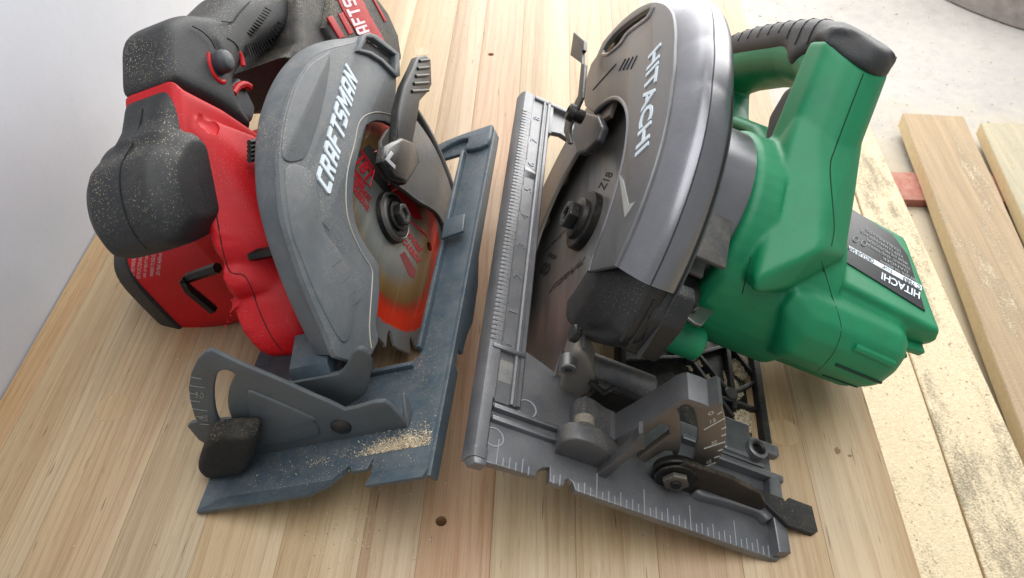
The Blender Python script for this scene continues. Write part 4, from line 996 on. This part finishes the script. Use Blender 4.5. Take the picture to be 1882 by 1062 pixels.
# --- green motor housing
MY, MZ = 130.0, 60.0
mot = loft_me([ring((x, MY, z), (0, 1, 0), (0, 0, 1), r, r, 40, 2.4) for x, r, z in ((84, 41, 60), (88, 44, 60), (144, 44, 60), (152, 36, 54), (200, 34, 52), (206, 28, 52))])
collar = lathe_me([(82, 5), (82, 47), (85, 49), (97, 49.5), (97, 5)], (138, 70), 'x', 44)
cpo = [(86, 88), (78, 83), (74, 74), (74, 60), (80, 50), (92, 41), (120, 38), (120, 84), (104, 88)]
capH = blend_me([hull_me([(x, y, z) for x in (134, 184) for y, z in cpo]+[(120, 86, 87), (119, 83, 78), (121, 92, 66), (120, 106, 88), (126, 80, 66)]+[(191, 98+(y-98)*.84, 64+(z-64)*.84) for y, z in cpo], 0)], 1.2, 16)
block = hull_me([(118, 142, 127), (118, 131, 121), (118, 106, 114), (117, 92, 110), (138, 150, 118), (140, 121, 108), (140, 106, 104), (98, 160, 122), (94, 134, 104), (93, 110, 98), (93, 78, 91), (97, 76, 84), (112, 83, 88), (128, 100, 94), (94, 150, 70), (140, 160, 70), (138, 164, 122), (98, 156, 112), (138, 164, 112), (93, 110, 72), (140, 110, 72), (107, 146, 129), (129, 145, 129)], 1.6, 2)
def nose(n, z, g=0):
    return [(98-g, n+14, z), (101-g, n+10-g, z), (107, n+4-g, z), (118, n-g, z), (129, n+3-g, z), (135.5+g, n+11-g, z), (138+g, n+20, z), (138+g, n+26, z), (98-g, n+14, z)]
trans = hull_me(nose(147, 135)+[(94, 134, 104), (93, 110, 98), (93, 80, 91), (140, 121, 108), (140, 106, 104), (118, 108, 114), (117, 94, 110), (98, 156, 100), (138, 162, 100), (112, 84, 90)], 1.5)
pill = hull_me(nose(173, 162)[:-2]+[(138, 204, 152), (98, 202, 152)]+nose(140.5, 129)+[(98, 150, 104), (138, 150, 104), (98, 160, 104), (138, 170, 104)], 2, 2)
lab = hull_me([(146, 100, 93), (146, 172, 93), (205, 95, 93), (203, 166, 93), (211, 97, 84), (212, 112, 58), (212, 160, 58), (146, 98, 60), (146, 178, 60), (208, 174, 82)], 1.6, 2)
gripH = loft_me([ring((118, y, z), (1, 0, 0), (0, .6, .8), 17.5, r, 30, 2.6) for y, z, r in ((190, 146, 17), (214, 142, 17), (238, 130, 17), (262, 113, 16.5), (288, 92, 16.5), (312, 70, 18))])
strut = loft_me([ring((118, y, z), (1, 0, 0), (0, .5, .5), 15, 12, 24, 2.6) for y, z in ((308, 70), (270, 62), (232, 62), (170, 62))])
sole = loft_me([ring((118, y, z), (1, 0, 0), (0, -.5, .85), 14, 9, 24, 2.8) for y, z in ((180, 98), (206, 92), (236, 76))])
house_m = blend_me([mot, collar, capH, block, trans, pill, lab, gripH, strut, sole], 1.2, 3)
housing = hp('motor_housing', house_m, GRN, None, 80)
# vents
for k in range(3):
    hp('vent_rib', hull_me([(x, y, z) for x, dy in ((190, 0), (209-3*k, 2)) for y, z in ((92+k*2+dy, 78-k*8.5), (140, 79-k*8.5), (140, 74-k*8.5), (93+k*2+dy, 73.4-k*8.5))], .9), GRN, housing)
GGAP = plain('green_gap', rgb((4, 46, 28)), .8)
HDIR = 'H'
for a_, b_, w_ in (((1536, 669), (1626, 706), 1.0), ((1512, 688), (1596, 718), .8), ((1380, 472), (1364, 540), .3)):
    pts = [(a_[0]+(b_[0]-a_[0])*t/12, a_[1]+(b_[1]-a_[1])*t/12) for t in range(13)]
    P_ = drape(house_m, U('H', 'x', 170, *pts), HDIR, -.1)
    if len(P_) > 3: hp('housing_slot', tube_me(P_, w_, 6), GGAP, housing)
P_ = drape(house_m, U('H', 'x', 170, *[(1570+72*t/10, 637+32*t/10) for t in range(11)]), HDIR, -.6)
if len(P_) > 3: hp('housing_bar', tube_me(P_, 2.4, 8), GRN, housing)
P_ = drape(house_m, U('H', 'x', 165, *[tuple(q) for q in cr([(1510, 480), (1528, 540), (1546, 600), (1536, 640), (1520, 664), (1500, 684)], 5, False)]), HDIR, -.15)
if len(P_) > 3: hp('split_line', tube_me(P_, .3, 5), GGAP, housing)
sp = drape(house_m, U('H', 'x', 124, *[tuple(q) for q in cr([(1590, 127), (1560, 205), (1534, 275), (1527, 296), (1526, 321), (1530, 372), (1533, 420), (1528, 452)], 5, False)]), HDIR, -.12)
hp('split_line', tube_me(sp, .4, 5), GGAP, housing)
cbp = U('H', 'x', 100, (1292, 628))[0]
hp('screw_boss', blend_me([cyl_me('x', (84, 34), 9, 60, 101, 28, 2)], 1, 2), GRN, housing)
hp('boss_screw', cyl_me('x', (84, 34), 4.5, 100, 102.4, 16, .4), BSTEEL, housing)
# rubber over the handle
rubp = cr([(190, 158), (186, 166), (186, 172), (200, 168), (217, 160.5), (231, 152), (248, 141), (272, 124), (297, 104), (316, 85), (330, 65), (322, 58), (300, 76), (272, 98), (242, 120), (226, 131), (214, 131), (206, 134), (200, 142), (194, 150)], 3)
rnose = hull_me(nose(172.5, 161, .9)[:-2]+[(98, 206, 152), (138, 206, 152), (97.4, 200, 160), (138.6, 200, 160)]+[(104, 196, 171), (108, 186, 172.5), (118, 179, 173), (128, 182, 172.5), (133, 192, 171), (133, 206, 166), (104, 206, 166), (118, 173, 168), (100, 190, 166), (136, 190, 166)], 2, 2)
rub_m = blend_me([prism_me('x', rubp, 98.4, 137.6, 8, res=3), rnose], 1.2, 16)
hp('handle_rubber', rub_m, RUB2, None, 80)
for k in range(10):
    y = 206+k*10.5
    P_ = drape(rub_m, [(x, y-(112-x)*.25, 150-(y-206)*.75) for x in (98.6, 99.5, 101, 103, 106, 110, 114, 118)], (.45, -.5, -.74))
    if len(P_) > 2: hp('rubber_groove', tube_me(P_, .5, 5), SEAM)
hp('trigger', blend_me([hull_me([(x, y, z) for x in (99, 133) for y, z in ((158, 134), (184, 140), (192, 128), (186, 112), (168, 104), (152, 112))], 3)], 1.2, 4), RUB2)
# rating plate on the motor
LAB = plain('black_label', rgb((38, 38, 40)), .45)
lpx = U2('H', 'z', 93.4, (1545, 372), (1640, 432), (1668, 470), (1700, 572), (1548, 478))
lb = hp('rating_label', prism_me('z', lpx, 92.6, 93.8, .2), LAB, housing)
wl = U2('H', 'z', 93.9, (1694, 525), (1694, 534), (1561, 460), (1560, 451))
bar_ = hp('label_bar', prism_me('z', wl, 93.6, 93.95, 0), WHT, lb)
LGT = plain('grey_label_print', rgb((150, 150, 150)), .6)
def ltext(s, a, b_, c, mat, bold=.0):
    p0, p1, p2 = U('H', 'z', 94.0, a, b_, c)
    hp('label_text', text_me(s, p0, p1, p2, .1, bold), mat, lb)
ltext('HITACHI', (1691, 537), (1621, 500), (1690, 550), WHT, .02)
ltext('C 7SB3', (1692, 525), (1660, 508), (1692, 532), LAB, .01)
ltext('7-1/4"', (1640, 496), (1622, 486), (1640, 502), LAB, .01)
ltext('CIRCULAR SAW', (1606, 477), (1558, 451), (1606, 484), LAB, .01)
for k, (t, f0, f1) in enumerate((('120V 60Hz 15A 6000/min', .02, .55), ('DANGER', .12, .5), ('WARNING  READ MANUAL', .05, .75), ('WEAR EYE PROTECTION', .05, .7), ('KEEP GUARD IN PLACE', .1, .8), ('DOUBLE INSULATED', .1, .7))):
    a0, b0 = Vector((1688-k*4.6, 515-k*9.6)), Vector((1560, 446-k*9.6))
    a_ = a0.lerp(b0, f0); b_ = a0.lerp(b0, f1)
    ltext(t, tuple(a_), tuple(b_), (a_.x, a_.y+5.2), LGT)
for c_ in ((1588, 447), (1573, 440)):
    hp('label_symbol', tube_me(U('H', 'z', 94.0, *[(c_[0]+5*math.cos(t*.7854+.5), c_[1]+5*math.sin(t*.7854+.5)) for t in range(9)]), .3, 4), LGT, lb)
# ------------------------------------------------------------------ saw dust
DM = [plain('saw_dust_%s' % n, rgb(c), .9) for n, c in (('cream', (212, 198, 170)), ('tan', (188, 168, 136)), ('brown', (150, 124, 94)))]
def flakes(name, spots, label, n_mats=1, size=(.35, .9), parent_mat=None, seed=1):
    """spots: list of (point mm in world, normal) ; every flake a bent sliver"""
    rnd = random.Random(seed); vs = []; fs = []; mi = []
    for p, nrm in spots:
        s = rnd.uniform(*size); l = s*rnd.uniform(1.0, 2.6)
        t = Vector((rnd.uniform(-1, 1), rnd.uniform(-1, 1), rnd.uniform(-.5, .5))); t = (t-nrm*t.dot(nrm)*.7).normalized()
        b = nrm.cross(t).normalized(); k = len(vs)
        c = p+nrm*(s*.18)
        vs += [(c-t*l*.5-b*s*.4)*MM, (c+t*l*.5-b*s*.4)*MM, (c+t*l*.5+b*s*.4)*MM, (c-t*l*.5+b*s*.4)*MM, (c+nrm*s*.45+t*l*rnd.uniform(-.3, .3))*MM]
        fs += [(k, k+1, k+4), (k+1, k+2, k+4), (k+2, k+3, k+4), (k+3, k, k+4)]
        mi += [rnd.choice((0, 0, 0, 1, 1, 2))]*4
    me = bpy.data.meshes.new(name); me.from_pydata([tuple(v) for v in vs], [], fs); me.update()
    o = bpy.data.objects.new(name, me); COL.objects.link(o)
    for m in DM: me.materials.append(m)
    for p, i in zip(me.polygons, mi): p.material_index = i
    tag(o, label, 'saw dust', None, 'stuff')
    return o
def inpoly(x, y, P):
    c = False; j = len(P)-1
    for i in range(len(P)):
        if (P[i][1] > y) != (P[j][1] > y) and x < (P[j][0]-P[i][0])*(y-P[i][1])/(P[j][1]-P[i][1])+P[i][0]: c = not c
        j = i
    return c
def scatter(s, z, poly_px, n, rnd, fall=.5, heap=0.0):
    M, T = POSE[s]; P = U2(s, 'z', z, *poly_px); out = []
    xs = [p.x for p in P]; ys = [p.y for p in P]; cx, cy = sum(xs)/len(xs), sum(ys)/len(ys)
    rx, ry = (max(xs)-min(xs))/2, (max(ys)-min(ys))/2
    while len(out) < n:
        x, y = rnd.uniform(min(xs), max(xs)), rnd.uniform(min(ys), max(ys))
        if not inpoly(x, y, P): continue
        k = math.hypot((x-cx)/rx, (y-cy)/ry)
        if rnd.random() < fall*k: continue
        zz = z+rnd.random()*heap*max(0, 1-k*.9)
        w = (M @ Vector((x, y, zz)))+T*1000
        out.append((w, M @ Vector((0, 0, 1))))
    return out
rnd = random.Random(3)
sp_ = []
for poly in (((1282, 700), (1308, 684), (1314, 712), (1312, 735), (1290, 716)), ((1330, 682), (1342, 690), (1366, 724), (1350, 738), (1332, 730)), ((1344, 664), (1368, 650), (1376, 690), (1362, 700), (1340, 680)), ((1348, 760), (1376, 745), (1382, 790), (1372, 800), (1352, 778)), ((1256, 660), (1290, 655), (1300, 670), (1268, 682))):
    sp_ += scatter('H', -5.5, poly, 1100, rnd, .35, 2.2)
flakes('sawdust', sp_, 'saw dust lying in the black ribbed cells of the green saw shoe', size=(.4, 1.0), seed=2)
def drift(s, z, c_px, rx, ry, rot, n, rnd, heap):
    """a feathered drift of dust round a point"""
    M, T = POSE[s]; c = U2(s, 'z', z, c_px)[0]; out = []
    for _ in range(n):
        a, b = rnd.gauss(0, 1), rnd.gauss(0, 1); k = math.hypot(a, b)
        x = c.x+(a*rx*math.cos(rot)-b*ry*math.sin(rot)); y = c.y+(a*rx*math.sin(rot)+b*ry*math.cos(rot))
        if noise.noise(Vector((x*.35, y*.35, 3.1))) < -.62+.20*(k-1) or not (20 < y < 60 and x < 128): continue
        out.append(((M @ Vector((x, y, z+rnd.random()*heap*max(0, 1-k*.7))))+T*1000, M @ Vector((0, 0, 1))))
    return out
sp_ = drift('R', .1, (738, 818), 10.5, 3.4, .12, 3000, rnd, .9)+drift('R', .1, (700, 828), 6, 3, .12, 900, rnd, .5)+drift('R', .1, (730, 818), 18, 7, .12, 700, rnd, .1)
flakes('sawdust', drift('R', .1, (730, 820), 13, 4.5, .12, 260, rnd, .8), 'coarse chips in the drift of dust on the blue grey shoe', size=(.35, .8), seed=9)
sp_ += scatter('R', 0.1, ((560, 850), (600, 838), (610, 848), (570, 858)), 60, rnd, .5, .6)
sp_ += scatter('R', 0.1, ((480, 860), (740, 790), (770, 860), (640, 880), (420, 930)), 160, rnd, .2, 0)
flakes('sawdust', sp_, 'pale heap of saw dust on the front of the blue grey shoe', size=(.14, .34), seed=4)
# crumbs on the bench, more of them between and behind the saws
tb = []
up = Vector((0, 0, 1))
for _ in range(520):
    x = rnd.gauss(-60, 110); y = rnd.uniform(150, 900)
    if TL+4 < x < TR-4: tb.append((Vector((x, y, .05)), up))
for _ in range(140): tb.append((Vector((rnd.gauss(-92, 14), rnd.gauss(222, 16), .05)), up))
for _ in range(40): tb.append((Vector((rnd.gauss(-5, 25), rnd.gauss(330, 60), .05)), up))
flakes('sawdust', tb, 'loose saw dust crumbs scattered over the pine bench top', size=(.25, .6), seed=5)
fb = []
for _ in range(2600):
    x = 200+abs(rnd.gauss(0, 520)); y = rnd.uniform(300, 2400)
    fb.append((Vector((x, y, FLOOR+.2)), up))
flakes('sawdust', fb, 'grit and wood crumbs strewn over the concrete floor', size=(.6, 2.4), seed=6)
bb_ = []
for _ in range(900):
    x = rnd.uniform(335, 528); y = rnd.uniform(250, 1190)
    bb_.append((Vector((x, y, BZ+.1)), up))
flakes('sawdust', bb_, 'shavings and saw dust lying on the boards beside the bench', size=(.5, 1.5), seed=7)
